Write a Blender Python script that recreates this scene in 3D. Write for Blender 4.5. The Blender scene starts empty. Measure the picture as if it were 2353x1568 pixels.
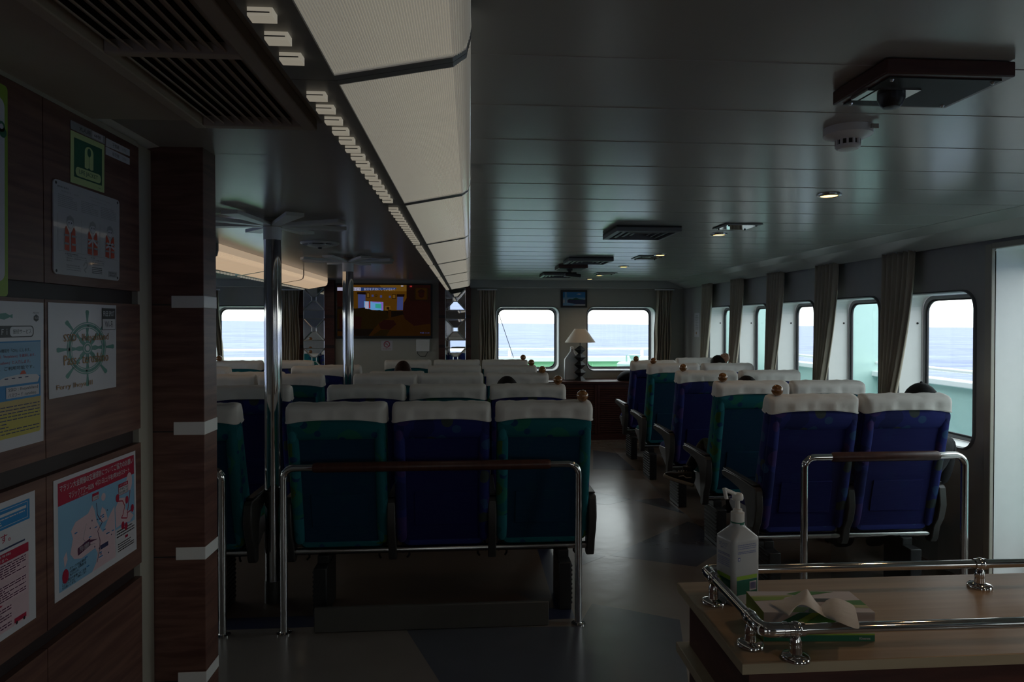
import bpy, bmesh, math, random
from mathutils import Vector, Matrix
random.seed(7)
S = bpy.context.scene
COL = S.collection
H = 1.56                      # eye height above the cabin floor
# ------------------------------------------------------------------ camera
F_PX, CX, CY, W_PX, H_PX = 1583.0, 1200.0, 764.0, 2353.0, 1568.0
TH = math.atan(120.0 / F_PX); PH = math.atan(22.0 / F_PX)
cR = Vector((math.cos(TH), -math.sin(TH), 0))
cF = Vector((math.sin(TH) * math.cos(PH), math.cos(TH) * math.cos(PH), -math.sin(PH)))
cU = cR.cross(cF)
EYE = Vector((0, 0, H))
cam_d = bpy.data.cameras.new('camera'); cam = bpy.data.objects.new('camera', cam_d); COL.objects.link(cam)
cam.matrix_world = Matrix(((cR.x, cU.x, -cF.x, 0), (cR.y, cU.y, -cF.y, 0), (cR.z, cU.z, -cF.z, H), (0, 0, 0, 1)))
cam_d.sensor_width = 36; cam_d.lens = F_PX / W_PX * 36
cam_d.shift_x = -(CX - W_PX / 2) / W_PX; cam_d.shift_y = (CY - H_PX / 2) / W_PX
cam_d.clip_start = .05; cam_d.clip_end = 60000
S.camera = cam
def ray(px, py): return cF + cR * ((px - CX) / F_PX) + cU * ((CY - py) / F_PX)
def at_y(px, py, Y): d = ray(px, py); return EYE + d * (Y / d.y)
def at_x(px, py, X): d = ray(px, py); return EYE + d * (X / d.x)
def at_z(px, py, Z): d = ray(px, py); return EYE + d * ((Z - H) / d.z)

# ------------------------------------------------------------------ materials
def mat(name, col=(.5, .5, .5), rough=.5, metal=0., spec=.5, var=.08, vscale=14., bump=0., bscale=60., emit=None, es=0., stretch=None, coat=0., trans=0., sss=0.):
    m = bpy.data.materials.new(name); m.use_nodes = True
    nt = m.node_tree; b = nt.nodes['Principled BSDF']; L = nt.links.new
    b.inputs['Roughness'].default_value = rough; b.inputs['Metallic'].default_value = metal
    b.inputs['Specular IOR Level'].default_value = spec; b.inputs['Coat Weight'].default_value = coat
    b.inputs['Transmission Weight'].default_value = trans
    tc = nt.nodes.new('ShaderNodeTexCoord'); mp = nt.nodes.new('ShaderNodeMapping'); L(tc.outputs['Object'], mp.inputs['Vector'])
    if stretch: mp.inputs['Scale'].default_value = stretch
    n = nt.nodes.new('ShaderNodeTexNoise'); n.inputs['Scale'].default_value = vscale; n.inputs['Detail'].default_value = 4
    L(mp.outputs['Vector'], n.inputs['Vector'])
    r = nt.nodes.new('ShaderNodeMix'); r.data_type = 'RGBA'
    r.inputs['A'].default_value = tuple(c * (1 - var) for c in col) + (1,)
    r.inputs['B'].default_value = tuple(min(1, c * (1 + var)) for c in col) + (1,)
    L(n.outputs['Fac'], r.inputs['Factor']); L(r.outputs['Result'], b.inputs['Base Color'])
    if bump:
        n2 = nt.nodes.new('ShaderNodeTexNoise'); n2.inputs['Scale'].default_value = bscale; n2.inputs['Detail'].default_value = 3
        L(mp.outputs['Vector'], n2.inputs['Vector'])
        bp = nt.nodes.new('ShaderNodeBump'); bp.inputs['Strength'].default_value = bump; bp.inputs['Distance'].default_value = .01
        L(n2.outputs['Fac'], bp.inputs['Height']); L(bp.outputs['Normal'], b.inputs['Normal'])
    if emit:
        b.inputs['Emission Color'].default_value = tuple(emit) + (1,); b.inputs['Emission Strength'].default_value = es
    return m
def emission(name, col, s):
    m = bpy.data.materials.new(name); m.use_nodes = True; nt = m.node_tree; nt.nodes.clear()
    o = nt.nodes.new('ShaderNodeOutputMaterial'); e = nt.nodes.new('ShaderNodeEmission')
    tc = nt.nodes.new('ShaderNodeTexCoord'); n = nt.nodes.new('ShaderNodeTexNoise'); n.inputs['Scale'].default_value = 9
    mx = nt.nodes.new('ShaderNodeMix'); mx.data_type = 'RGBA'
    mx.inputs['A'].default_value = tuple(c * .9 for c in col) + (1,); mx.inputs['B'].default_value = tuple(c * 1.1 for c in col) + (1,)
    nt.links.new(tc.outputs['Object'], n.inputs['Vector']); nt.links.new(n.outputs['Fac'], mx.inputs['Factor'])
    nt.links.new(mx.outputs['Result'], e.inputs['Color']); e.inputs['Strength'].default_value = s
    nt.links.new(e.outputs[0], o.inputs[0]); return m
def wood(name, c1, c2, scale=6., stretch=(1, .5, 9), rough=.35, coat=0.):
    m = bpy.data.materials.new(name); m.use_nodes = True
    nt = m.node_tree; b = nt.nodes['Principled BSDF']; L = nt.links.new
    tc = nt.nodes.new('ShaderNodeTexCoord'); mp = nt.nodes.new('ShaderNodeMapping'); mp.inputs['Scale'].default_value = stretch
    n = nt.nodes.new('ShaderNodeTexNoise'); n.inputs['Scale'].default_value = scale; n.inputs['Detail'].default_value = 6; n.inputs['Distortion'].default_value = .6
    cr = nt.nodes.new('ShaderNodeValToRGB'); cr.color_ramp.elements[0].position = .35; cr.color_ramp.elements[1].position = .68
    cr.color_ramp.elements[0].color = tuple(c1) + (1,); cr.color_ramp.elements[1].color = tuple(c2) + (1,)
    L(tc.outputs['Object'], mp.inputs['Vector']); L(mp.outputs['Vector'], n.inputs['Vector']); L(n.outputs['Fac'], cr.inputs['Fac']); L(cr.outputs['Color'], b.inputs['Base Color'])
    b.inputs['Roughness'].default_value = rough; b.inputs['Coat Weight'].default_value = coat
    return m
def fabric(name, base, dots, rough=.85):
    m = bpy.data.materials.new(name); m.use_nodes = True
    nt = m.node_tree; b = nt.nodes['Principled BSDF']; L = nt.links.new
    b.inputs['Roughness'].default_value = rough; b.inputs['Specular IOR Level'].default_value = .2
    tc = nt.nodes.new('ShaderNodeTexCoord'); cur = None
    for k, (c, sc, th, dens) in enumerate(dots):
        v = nt.nodes.new('ShaderNodeTexVoronoi'); v.inputs['Scale'].default_value = sc; v.inputs['Randomness'].default_value = .9
        off = nt.nodes.new('ShaderNodeMapping'); off.inputs['Location'].default_value = (k * 3.7, k * 1.3, k * 2.1)
        L(tc.outputs['Object'], off.inputs['Vector']); L(off.outputs['Vector'], v.inputs['Vector'])
        lt = nt.nodes.new('ShaderNodeMath'); lt.operation = 'LESS_THAN'; lt.inputs[1].default_value = th; L(v.outputs['Distance'], lt.inputs[0])
        sp = nt.nodes.new('ShaderNodeSeparateColor'); L(v.outputs['Color'], sp.inputs[0])
        l2 = nt.nodes.new('ShaderNodeMath'); l2.operation = 'LESS_THAN'; l2.inputs[1].default_value = dens; L(sp.outputs[0], l2.inputs[0])
        mu = nt.nodes.new('ShaderNodeMath'); mu.operation = 'MULTIPLY'; L(lt.outputs[0], mu.inputs[0]); L(l2.outputs[0], mu.inputs[1])
        mx = nt.nodes.new('ShaderNodeMix'); mx.data_type = 'RGBA'; mx.inputs['B'].default_value = tuple(c) + (1,)
        if cur is None: mx.inputs['A'].default_value = tuple(base) + (1,)
        else: L(cur, mx.inputs['A'])
        L(mu.outputs[0], mx.inputs['Factor']); cur = mx.outputs['Result']
    L(cur, b.inputs['Base Color'])
    w = nt.nodes.new('ShaderNodeTexWave'); w.bands_direction = 'Z'; w.inputs['Scale'].default_value = 85; w.inputs['Distortion'].default_value = .6; w.inputs['Detail'].default_value = 1
    L(tc.outputs['Object'], w.inputs['Vector'])
    bp = nt.nodes.new('ShaderNodeBump'); bp.inputs['Strength'].default_value = .22; bp.inputs['Distance'].default_value = .003
    L(w.outputs['Fac'], bp.inputs['Height']); L(bp.outputs['Normal'], b.inputs['Normal'])
    return m
def pane_mat(name, tint=(.93, .97, .96), gl=.9):
    m = bpy.data.materials.new(name); m.use_nodes = True; nt = m.node_tree; nt.nodes.clear(); L = nt.links.new
    o = nt.nodes.new('ShaderNodeOutputMaterial'); t = nt.nodes.new('ShaderNodeBsdfTransparent'); g = nt.nodes.new('ShaderNodeBsdfGlossy')
    t.inputs[0].default_value = tuple(tint) + (1,); g.inputs['Roughness'].default_value = .02; g.inputs['Color'].default_value = (gl, gl, gl, 1)
    lw = nt.nodes.new('ShaderNodeLayerWeight'); lw.inputs['Blend'].default_value = .5; pw = nt.nodes.new('ShaderNodeMath'); pw.operation = 'POWER'; pw.inputs[1].default_value = 5
    f = nt.nodes.new('ShaderNodeMath'); f.operation = 'MULTIPLY_ADD'; f.inputs[1].default_value = .85; f.inputs[2].default_value = .014
    L(lw.outputs['Facing'], pw.inputs[0]); L(pw.outputs[0], f.inputs[0]); mx = nt.nodes.new('ShaderNodeMixShader')
    L(f.outputs[0], mx.inputs[0]); L(t.outputs[0], mx.inputs[1]); L(g.outputs[0], mx.inputs[2]); L(mx.outputs[0], o.inputs[0])
    return m

# ------------------------------------------------------------------ mesh builder
class MB:
    def __init__(s): s.v = []; s.f = []; s.m = []
    def add(s, vs, fs, m=0):
        o = len(s.v); s.v += [tuple(v) for v in vs]
        for f in fs: s.f.append(tuple(i + o for i in f)); s.m.append(m)
        return s
    def poly(s, pts, m=0): return s.add(pts, [tuple(range(len(pts)))], m)
    def box(s, x0, x1, y0, y1, z0, z1, m=0):
        return s.add([(x0, y0, z0), (x1, y0, z0), (x1, y1, z0), (x0, y1, z0), (x0, y0, z1), (x1, y0, z1), (x1, y1, z1), (x0, y1, z1)],
                     [(0, 3, 2, 1), (4, 5, 6, 7), (0, 1, 5, 4), (1, 2, 6, 5), (2, 3, 7, 6), (3, 0, 4, 7)], m)
    def obox(s, c, size, M, m=0):
        a, b, d = (x / 2 for x in size); t = MB().box(-a, a, -b, b, -d, d)
        return s.add([Vector(c) + M @ Vector(v) for v in t.v], t.f, m)
    def loft(s, rings, m=0, cap=True, closed=True):
        n = len(rings[0]); vs = [p for r in rings for p in r]; fs = []
        for i in range(len(rings) - 1):
            for j in range(n if closed else n - 1):
                k = (j + 1) % n; fs.append((i * n + j, i * n + k, (i + 1) * n + k, (i + 1) * n + j))
        if cap and closed: fs.append(tuple(reversed(range(n)))); fs.append(tuple((len(rings) - 1) * n + j for j in range(n)))
        return s.add(vs, fs, m)
    def tube(s, path, r, n=12, m=0, cap=True, r2=None):
        P = [Vector(p) for p in path]; rings = []; prev = None
        for i, p in enumerate(P):
            t = (P[min(i + 1, len(P) - 1)] - P[max(i - 1, 0)]).normalized()
            if prev is None:
                a = Vector((0, 0, 1)) if abs(t.z) < .9 else Vector((1, 0, 0)); nx = t.cross(a).normalized()
            else: nx = (prev - t * prev.dot(t)).normalized()
            prev = nx; ny = t.cross(nx); rr = r[i] if isinstance(r, (list, tuple)) else r
            rings.append([p + nx * math.cos(2 * math.pi * k / n) * rr + ny * math.sin(2 * math.pi * k / n) * (rr if r2 is None else r2) for k in range(n)])
        return s.loft(rings, m, cap)
    def lathe(s, prof, c=(0, 0, 0), n=24, m=0, M=None, cap=True):
        M = M or Matrix.Identity(3); c = Vector(c)
        return s.loft([[c + M @ Vector((r * math.cos(2 * math.pi * k / n), r * math.sin(2 * math.pi * k / n), z)) for k in range(n)] for r, z in prof], m, cap)
    def sphere(s, c, r, n=16, m=0, sc=(1, 1, 1)):
        k = n // 2; c = Vector(c)
        return s.loft([[c + Vector((sc[0] * r * math.sin(math.pi * max(.02, min(k - .02, i)) / k) * math.cos(2 * math.pi * j / n), sc[1] * r * math.sin(math.pi * max(.02, min(k - .02, i)) / k) * math.sin(2 * math.pi * j / n), -sc[2] * r * math.cos(math.pi * max(.02, min(k - .02, i)) / k))) for j in range(n)] for i in range(k + 1)], m)
    def prism(s, pts, axis, a0, a1, m=0):
        def e(p, a): return (a, p[0], p[1]) if axis == 'X' else (p[0], a, p[1]) if axis == 'Y' else (p[0], p[1], a)
        return s.loft([[e(p, a0) for p in pts], [e(p, a1) for p in pts]], m)
    def build(s, name, mats, parent=None, smooth=35, bevel=0., origin=None, seg=2):
        if not isinstance(mats, (list, tuple)): mats = [mats]
        o = Vector(origin) if origin is not None else Vector((0, 0, 0))
        if parent is not None and origin is None:
            p = parent
            while p is not None: o = o + p.location; p = p.parent
        me = bpy.data.meshes.new(name)
        me.from_pydata([Vector(v) - o for v in s.v], [], s.f)
        bm = bmesh.new(); bm.from_mesh(me); bmesh.ops.recalc_face_normals(bm, faces=bm.faces); bm.to_mesh(me); bm.free()
        for m in mats: me.materials.append(m)
        me.polygons.foreach_set('material_index', s.m)
        if smooth:
            me.shade_smooth(); me.set_sharp_from_angle(angle=math.radians(smooth))
        ob = bpy.data.objects.new(name, me); COL.objects.link(ob)
        if parent is not None: ob.parent = parent
        if origin is not None and parent is None: ob.location = o
        if bevel:
            b = ob.modifiers.new('bevel', 'BEVEL'); b.width = bevel; b.segments = seg; b.limit_method = 'ANGLE'; b.angle_limit = math.radians(40)
        return ob
def thing(name, label, cat, loc, group=None, rz=0):
    o = bpy.data.objects.new(name, None); COL.objects.link(o); o.empty_display_size = .1
    o.location = loc; o.rotation_euler = (0, 0, rz)
    return tag(o, label, cat, group)
def tag(o, label=None, cat=None, group=None, kind=None):
    if label: o['label'] = label
    if cat: o['category'] = cat
    if group: o['group'] = group
    if kind: o['kind'] = kind
    return o
def struct(o): o['kind'] = 'structure'; return o
def copy_tree(o, parent=None):
    c = o.copy(); COL.objects.link(c)
    if parent is not None: c.parent = parent
    for ch in KIDS.get(o.name, []): copy_tree(ch, c)
    return c
KIDS = {}
def index_kids():
    KIDS.clear()
    for o in bpy.data.objects:
        if o.parent: KIDS.setdefault(o.parent.name, []).append(o)
def rr(u0, u1, v0, v1, r, n=6):
    out = []
    for cx, cy, a in ((u1 - r, v0 + r, -90), (u1 - r, v1 - r, 0), (u0 + r, v1 - r, 90), (u0 + r, v0 + r, 180)):
        for k in range(n + 1):
            t = math.radians(a + 90 * k / n); out.append((cx + r * math.cos(t), cy + r * math.sin(t)))
    return out
def ring_pts(n, r, a0=0): return [(r * math.cos(a0 + 2 * math.pi * k / n), r * math.sin(a0 + 2 * math.pi * k / n)) for k in range(n)]
# text as flat polygons
_tc = {}
def text_polys(body):
    if body in _tc: return _tc[body]
    cu = bpy.data.curves.new('t', 'FONT'); cu.body = body; cu.offset = .004; cu.size = 1; cu.resolution_u = 2
    ob = bpy.data.objects.new('t', cu); COL.objects.link(ob)
    dg = bpy.context.evaluated_depsgraph_get(); ev = ob.evaluated_get(dg); me = ev.to_mesh()
    vs = [(v.co.x, v.co.y) for v in me.vertices]; fs = [tuple(p.vertices) for p in me.polygons]
    ev.to_mesh_clear(); bpy.data.objects.remove(ob); bpy.data.curves.remove(cu)
    x0 = min(v[0] for v in vs); x1 = max(v[0] for v in vs); y0 = min(v[1] for v in vs); y1 = max(v[1] for v in vs)
    _tc[body] = ([((x - x0) / (x1 - x0), (y - y0) / (y1 - y0)) for x, y in vs], fs, (x1 - x0) / max(1e-6, (y1 - y0)))
    return _tc[body]
class Sheet:
    """flat printed sheet: u,v in 0..1 from bottom-left, thin layers of ink on a backing of real thickness"""
    def __init__(s, bl, br, tl, tr, normal, thick=.0012, back=0, corner=0.):
        s.c = [Vector(p) for p in (bl, br, tl, tr)]; s.n = Vector(normal).normalized(); s.t = thick; s.mb = MB()
        s.w = ((s.c[1] - s.c[0]).length + (s.c[3] - s.c[2]).length) / 2; s.h = ((s.c[2] - s.c[0]).length + (s.c[3] - s.c[1]).length) / 2
        pts = [(0, 0), (1, 0), (1, 1), (0, 1)]
        if corner: pts = [(u, v) for u, v in [(a / s.w, b / s.h) for a, b in rr(0, s.w, 0, s.h, corner, 4)]]
        s.mb.loft([[s.P(u, v, -thick) for u, v in pts], [s.P(u, v, 0) for u, v in pts]], back)
    def P(s, u, v, d=0):
        a, b, c, e = s.c
        return (a * (1 - u) + b * u) * (1 - v) + (c * (1 - u) + e * u) * v + s.n * (s.t + d)
    def poly(s, pts, m, layer=1): s.mb.poly([s.P(u, v, layer * .00025) for u, v in pts], m); return s
    def rect(s, u0, v0, u1, v1, m, layer=1): return s.poly([(u0, v0), (u1, v0), (u1, v1), (u0, v1)], m, layer)
    def disc(s, u, v, r, m, layer=1, n=28, sy=1.):   # r in metres
        return s.poly([(u + x / s.w, v + y * sy / s.h) for x, y in ring_pts(n, r)], m, layer)
    def ring(s, u, v, r0, r1, m, layer=1, n=40):
        a = ring_pts(n, r0); b = ring_pts(n, r1)
        for k in range(n):
            j = (k + 1) % n; s.poly([(u + p[0] / s.w, v + p[1] / s.h) for p in (a[k], b[k], b[j], a[j])], m, layer)
        return s
    def bar(s, p, q, w, m, layer=1):      # thick line, w in metres
        p = Vector((p[0] * s.w, p[1] * s.h)); q = Vector((q[0] * s.w, q[1] * s.h)); d = (q - p).normalized(); n = Vector((-d.y, d.x)) * w / 2
        return s.poly([(x.x / s.w, x.y / s.h) for x in (p - n, q - n, q + n, p + n)], m, layer)
    def path(s, pts, w, m, layer=1):
        for a, b in zip(pts, pts[1:]): s.bar(a, b, w, m, layer)
        return s
    def text(s, u0, v0, u1, v1, body, m, layer=2):
        vs, fs, asp = text_polys(body); s.mb.add([s.P(u0 + (u1 - u0) * x, v0 + (v1 - v0) * y, layer * .00025) for x, y in vs], fs, m); return s
    def lines(s, u0, v0, u1, v1, n, m, layer=2, fill=.45, seed=1):   # illegibly small print
        rnd = random.Random(seed)
        for i in range(n):
            vv = v1 - (v1 - v0) * (i + .5) / n; hh = (v1 - v0) / n * fill / 2; u = u0
            end = u1 if rnd.random() < .7 else u0 + (u1 - u0) * rnd.uniform(.4, .9)
            while u < end:
                w = (u1 - u0) * rnd.uniform(.04, .12); s.rect(u, vv - hh, min(end, u + w), vv + hh, m, layer); u += w + (u1 - u0) * .015
        return s
    def build(s, name, mats, **k): return s.mb.build(name, mats, smooth=0, **k)
# ------------------------------------------------------------------ palette
M = {}
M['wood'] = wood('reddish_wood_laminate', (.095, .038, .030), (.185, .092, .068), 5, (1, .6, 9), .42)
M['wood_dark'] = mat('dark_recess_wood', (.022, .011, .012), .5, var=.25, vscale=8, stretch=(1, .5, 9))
M['wood_red'] = wood('mahogany_wood', (.060, .018, .015), (.10, .034, .026), 6, (1, 1, 8), .38)
M['ceiling'] = mat('painted_ceiling_plank', (.47, .46, .43), .24, spec=.55, var=.05, vscale=3, bump=.03, bscale=30)
M['soffit'] = mat('beige_soffit_panel', (.54, .49, .41), .55, var=.06)
M['wall'] = mat('cream_wall_panel', (.46, .45, .40), .55, var=.05, bump=.04, bscale=90)
M['wall_side'] = mat('grey_wall_panel', (.40, .385, .37), .5, var=.05, bump=.04, bscale=90)
M['beige'] = mat('beige_painted_trim', (.42, .39, .33), .5, var=.05)
M['white'] = mat('white_painted_metal', (.88, .88, .87), .35, var=.03)
M['white_gloss'] = mat('white_gloss_door', (.72, .72, .68), .12, var=.03)
M['pelmet'] = mat('ribbed_pelmet_paint', (.38, .39, .36), .32, spec=.6, var=.04)
M['chrome'] = mat('polished_steel', (.62, .61, .60), .07, metal=1, var=.04)
M['chrome_soft'] = mat('brushed_steel', (.50, .49, .48), .22, metal=1, var=.06, stretch=(1, 1, 30))
M['alu'] = mat('grey_window_metal', (.20, .20, .21), .45, metal=.3, var=.06)
M['black'] = mat('black_plastic', (.018, .018, .020), .4, var=.15)
M['black_matt'] = mat('black_matt_metal', (.012, .012, .013), .6, var=.15)
M['rubber'] = mat('dark_rubber_gasket', (.03, .03, .035), .7)
M['plastic_grey'] = mat('dark_grey_plastic', (.055, .052, .050), .38, var=.12, bump=.05, bscale=250)
M['plate_grey'] = mat('light_grey_side_plate', (.36, .36, .38), .32, metal=.3, var=.06)
M['glass'] = pane_mat('window_glass')
M['acrylic'] = pane_mat('clear_acrylic', (.90, .93, .93))
M['mirror'] = mat('mirror_glass', (.82, .83, .84), .015, metal=1, var=.01)
M['bevel'] = mat('bevelled_mirror_edge', (.93, .94, .95), .28, metal=1, var=.02)
M['floor_beige'] = mat('beige_vinyl_floor', (.215, .188, .168), .23, spec=1., var=.10, vscale=5, bump=.12, bscale=7)
M['floor_blue'] = mat('blue_grey_vinyl_floor', (.092, .10, .122), .23, spec=1., var=.10, vscale=5, bump=.12, bscale=7)
M['floor_brown'] = mat('brown_vinyl_floor', (.135, .095, .070), .40, var=.10, vscale=6, bump=.08, bscale=18)
M['floor_navy'] = mat('navy_vinyl_border', (.030, .036, .075), .40, var=.12, vscale=6)
M['cloth'] = mat('white_headrest_cloth', (.77, .745, .715), .85, spec=.2, var=.05, vscale=7, bump=.10, bscale=45)
M['ball'] = wood('varnished_ball_wood', (.20, .08, .023), (.33, .14, .045), 7, (1, 1, 4), .15, .6)
TD = [((.020, .155, .11), 7, .46, .55), ((.060, .125, .035), 9, .42, .28), ((.012, .055, .14), 17, .34, .40), ((.020, .165, .20), 8, .40, .30)]
BD = [((.016, .022, .11), 8, .44, .5), ((.055, .070, .070), 11, .40, .22), ((.030, .075, .185), 13, .40, .35), ((.055, .035, .15), 8, .40, .25)]
M['teal'] = fabric('teal_dotted_fabric', (.010, .125, .15), TD)
M['blue'] = fabric('blue_dotted_fabric', (.022, .030, .165), BD)
M['teal_plain'] = fabric('plain_deep_teal_fabric', (.008, .044, .095), [((.008, .050, .095), 9, .3, .5)])
M['blue_plain'] = fabric('plain_navy_fabric', (.014, .016, .110), [((.014, .020, .115), 9, .3, .5)])
M['curtain'] = mat('woven_beige_curtain', (.46, .40, .32), .9, spec=.1, var=.18, vscale=40, stretch=(1, 1, .15), bump=.2, bscale=80)
M['grip'] = wood('brown_handrail_grip', (.060, .018, .012), (.085, .028, .018), 5, (6, 1, 1), .35)
M['counter'] = wood('light_oak_laminate', (.33, .245, .165), (.40, .30, .21), 7, (.4, 6, 3), .34)
M['counter_edge'] = wood('beige_laminate_edge', (.38, .33, .235), (.43, .375, .27), 6, (.4, 3, 6), .4)
M['lens'] = mat('ribbed_translucent_lens', (.78, .76, .70), .11, var=.04, emit=(1, .95, .82), es=.07)
M['lens_warm'] = mat('glowing_translucent_lens', (.70, .64, .54), .3, var=.04, emit=(1, .74, .50), es=.34)
M['housing'] = mat('grey_light_housing', (.26, .255, .235), .42, metal=.2, var=.04)
M['slot'] = mat('lit_slot_block', (.8, .78, .7), .4, emit=(1, .9, .7), es=.20)
M['lamp'] = emission('warm_downlight', (1.0, .60, .20), 4.5)
M['green_paint'] = mat('green_deck_paint', (.36, .74, .43), .45, var=.05)
M['teal_paint'] = mat('turquoise_deck_paint', (.42, .60, .55), .40, var=.05)
M['plate'] = mat('glossy_white_plate', (.58, .58, .60), .04, spec=.8, var=.02)
M['paper'] = mat('laminated_paper', (.62, .61, .66), .22, var=.03)
M['paper_matt'] = mat('matt_paper', (.60, .58, .62), .5, var=.03)
def ink(n, c, r=.4): M['ink_' + n] = mat('print_' + n, c, r, var=.03); return M['ink_' + n]
for n, c in dict(k=(.015, .015, .02), red=(.40, .012, .05), blue=(.02, .22, .52), sky=(.22, .42, .62), pink=(.62, .45, .50), green=(.02, .22, .11), lime=(.26, .40, .05),
                 lum=(.55, .68, .30), teal=(.10, .28, .24), gold=(.34, .16, .03), orange=(.55, .06, .02), grey=(.30, .30, .31), sand=(.52, .40, .14), yellow=(.52, .44, .08),
                 navy=(.03, .04, .12), skin=(.5, .36, .28), dgreen=(.015, .13, .07), plum=(.09, .02, .07)).items(): ink(n, c)

# ------------------------------------------------------------------ room shell
YW, XR, XL, ZC, YB = 9.5, 3.0, -5.08, 2.135, -2.6
def hole_wall(mb, mp, u0, u1, v0, v1, holes, r0, depth, jm=1):
    cur = u0
    for a, b, c, d, *dd in sorted(holes):
        dep = dd[0] if dd else depth; r = dd[1] if dd else r0
        mb.poly([mp(*p, 0) for p in ((cur, v0), (a, v0), (a, v1), (cur, v1))])
        mb.poly([mp(*p, 0) for p in ((a, v0), (b, v0), (b, c), (a, c))]); mb.poly([mp(*p, 0) for p in ((a, d), (b, d), (b, v1), (a, v1))])
        o = rr(a, b, c, d, r); n = 7
        for k, cor in enumerate(((b, c), (b, d), (a, d), (a, c))):
            arc = o[k * n:(k + 1) * n]
            for p, q in zip(arc, arc[1:]): mb.poly([mp(*cor, 0), mp(*p, 0), mp(*q, 0)])
        mb.loft([[mp(*p, 0) for p in o], [mp(*p, dep) for p in o]], jm, cap=False); cur = b
    mb.poly([mp(*p, 0) for p in ((cur, v0), (u1, v0), (u1, v1), (cur, v1))])
def window(name, mp, a, b, c, d, r, depth, bolts=False):
    mb = MB(); g = .018
    o1 = rr(a - g, b + g, c - g, d + g, r + g); o0 = rr(a, b, c, d, r)
    mb.loft([[mp(*p, .002) for p in o1], [mp(*p, -.014) for p in rr(a - g + .006, b + g - .006, c - g + .006, d + g - .006, r + g - .006)], [mp(*p, -.016) for p in rr(a - .006, b + .006, c - .006, d + .006, r + .006)], [mp(*p, .004) for p in o0]], 0, cap=False)
    w = struct(mb.build(name, [M['alu']], smooth=50))
    e = .024; ms = MB(); oi = rr(a + e, b - e, c + e, d - e, max(.02, r - e * .4))
    ms.loft([[mp(*p, depth - .03) for p in rr(a + .001, b - .001, c + .001, d - .001, r)], [mp(*p, depth - .035) for p in rr(a + e * .6, b - e * .6, c + e * .6, d - e * .6, r)], [mp(*p, depth - .03) for p in oi], [mp(*p, depth) for p in oi]], 0, cap=False)
    ms.build('rim', [M['alu']], w, smooth=50)
    mg = MB(); og = rr(a + e - .004, b - e + .004, c + e - .004, d - e + .004, max(.02, r - e * .4))
    oj = rr(a + e + .012, b - e - .012, c + e + .012, d - e - .012, max(.02, r - e * .4))
    mg.loft([[mp(*p, depth - .02) for p in og], [mp(*p, depth - .024) for p in oj], [mp(*p, depth - .012) for p in oj]], 0, cap=False)
    mg.build('gasket', [M['rubber']], w, smooth=50)
    MB().loft([[mp(*p, depth - .012) for p in og], [mp(*p, depth - .006) for p in og]]).build('pane', [M['glass']], w, smooth=0)
    if bolts:
        mbt = MB()
        for f in (.2, .8):
            p = Vector(mp(b - .001, c + (d - c) * f, depth - .07)); mbt.sphere(p, .008, 8)
            p = Vector(mp(b - .001, c + (d - c) * f, depth - .07))
        mbt.build('bolt_heads', [M['black']], w)
    return w
front = lambda u, v, d: (u, YW + d, v)
right = lambda u, v, d: (XR + d, u, v)
left = lambda u, v, d: (XL - d, u, v)
rear = lambda u, v, d: (u, YB - d, v)
Z0, Z1 = .80, 1.745
FW = [(-3.42, -2.58, .90, 1.775), (.365, 1.225, .90, 1.775), (1.635, 2.585, .90, 1.775)]
RW = [(-1.5, -.8, .8, 1.745), (.6, 1.4, .80, 1.745)] + [(3.89 + .955 * k, 3.89 + .955 * k + .72, Z0, Z1) for k in range(5)]
LW = [(3.4 + 1.3 * k, 4.4 + 1.3 * k, Z0, Z1) for k in range(4)]
BW = [(-.65, -.05, .85, 1.75), (1.75, 2.45, .95, 1.75)]
mb = MB(); hole_wall(mb, front, XL, XR, 0, 2.25, FW, .09, .22); struct(mb.build('wall_front', [M['wall'], M['white']], smooth=0))
d0 = at_x(2285, 800, XR).y; zt_ = at_x(2290, 572, XR).z
mb = MB(); hole_wall(mb, right, YB, YW, 0, 2.25, RW + [(d0 - .95, d0, .03, zt_, .32, .012)], .10, .20); struct(mb.build('wall_right', [M['wall_side'], M['white']], smooth=0))
mb = MB(); hole_wall(mb, left, 2.4, YW, 0, 2.25, LW, .10, .20); struct(mb.build('wall_left', [M['wall_side'], M['white']], smooth=0))
mb = MB(); hole_wall(mb, rear, -1.2, XR, 0, 2.25, BW, .06, .10); struct(mb.build('wall_back', [M['wall'], M['white']], smooth=0))
n = 0
for hs, mp, r, dp in ((FW, front, .09, .22), (RW, right, .10, .20), (LW, left, .10, .20), (BW, rear, .06, .10)):
    for a, b, c, d in hs:
        n += 1; window('window_%d' % n, mp, a, b, c, d, r, dp, bolts=(mp is right))
        L = bpy.data.lights.new('daylight_portal', 'AREA'); L.shape = 'RECTANGLE'; L.size = b - a; L.size_y = d - c; L.cycles.is_portal = True
        lo = bpy.data.objects.new('daylight_portal', L); COL.objects.link(lo)
        p0 = Vector(mp((a + b) / 2, (c + d) / 2, dp + .01)); nrm = Vector(mp(0, 0, -1)) - Vector(mp(0, 0, 0))
        lo.matrix_world = Matrix.Translation(p0) @ (nrm.to_track_quat('-Z', 'Z')).to_matrix().to_4x4()
# side partition wall between the poster corridor and the left seating
struct(MB().box(XL, -1.06, 2.36, 2.44, 0, 2.25).build('wall_partition', [M['wall_side']], smooth=0))
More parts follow.
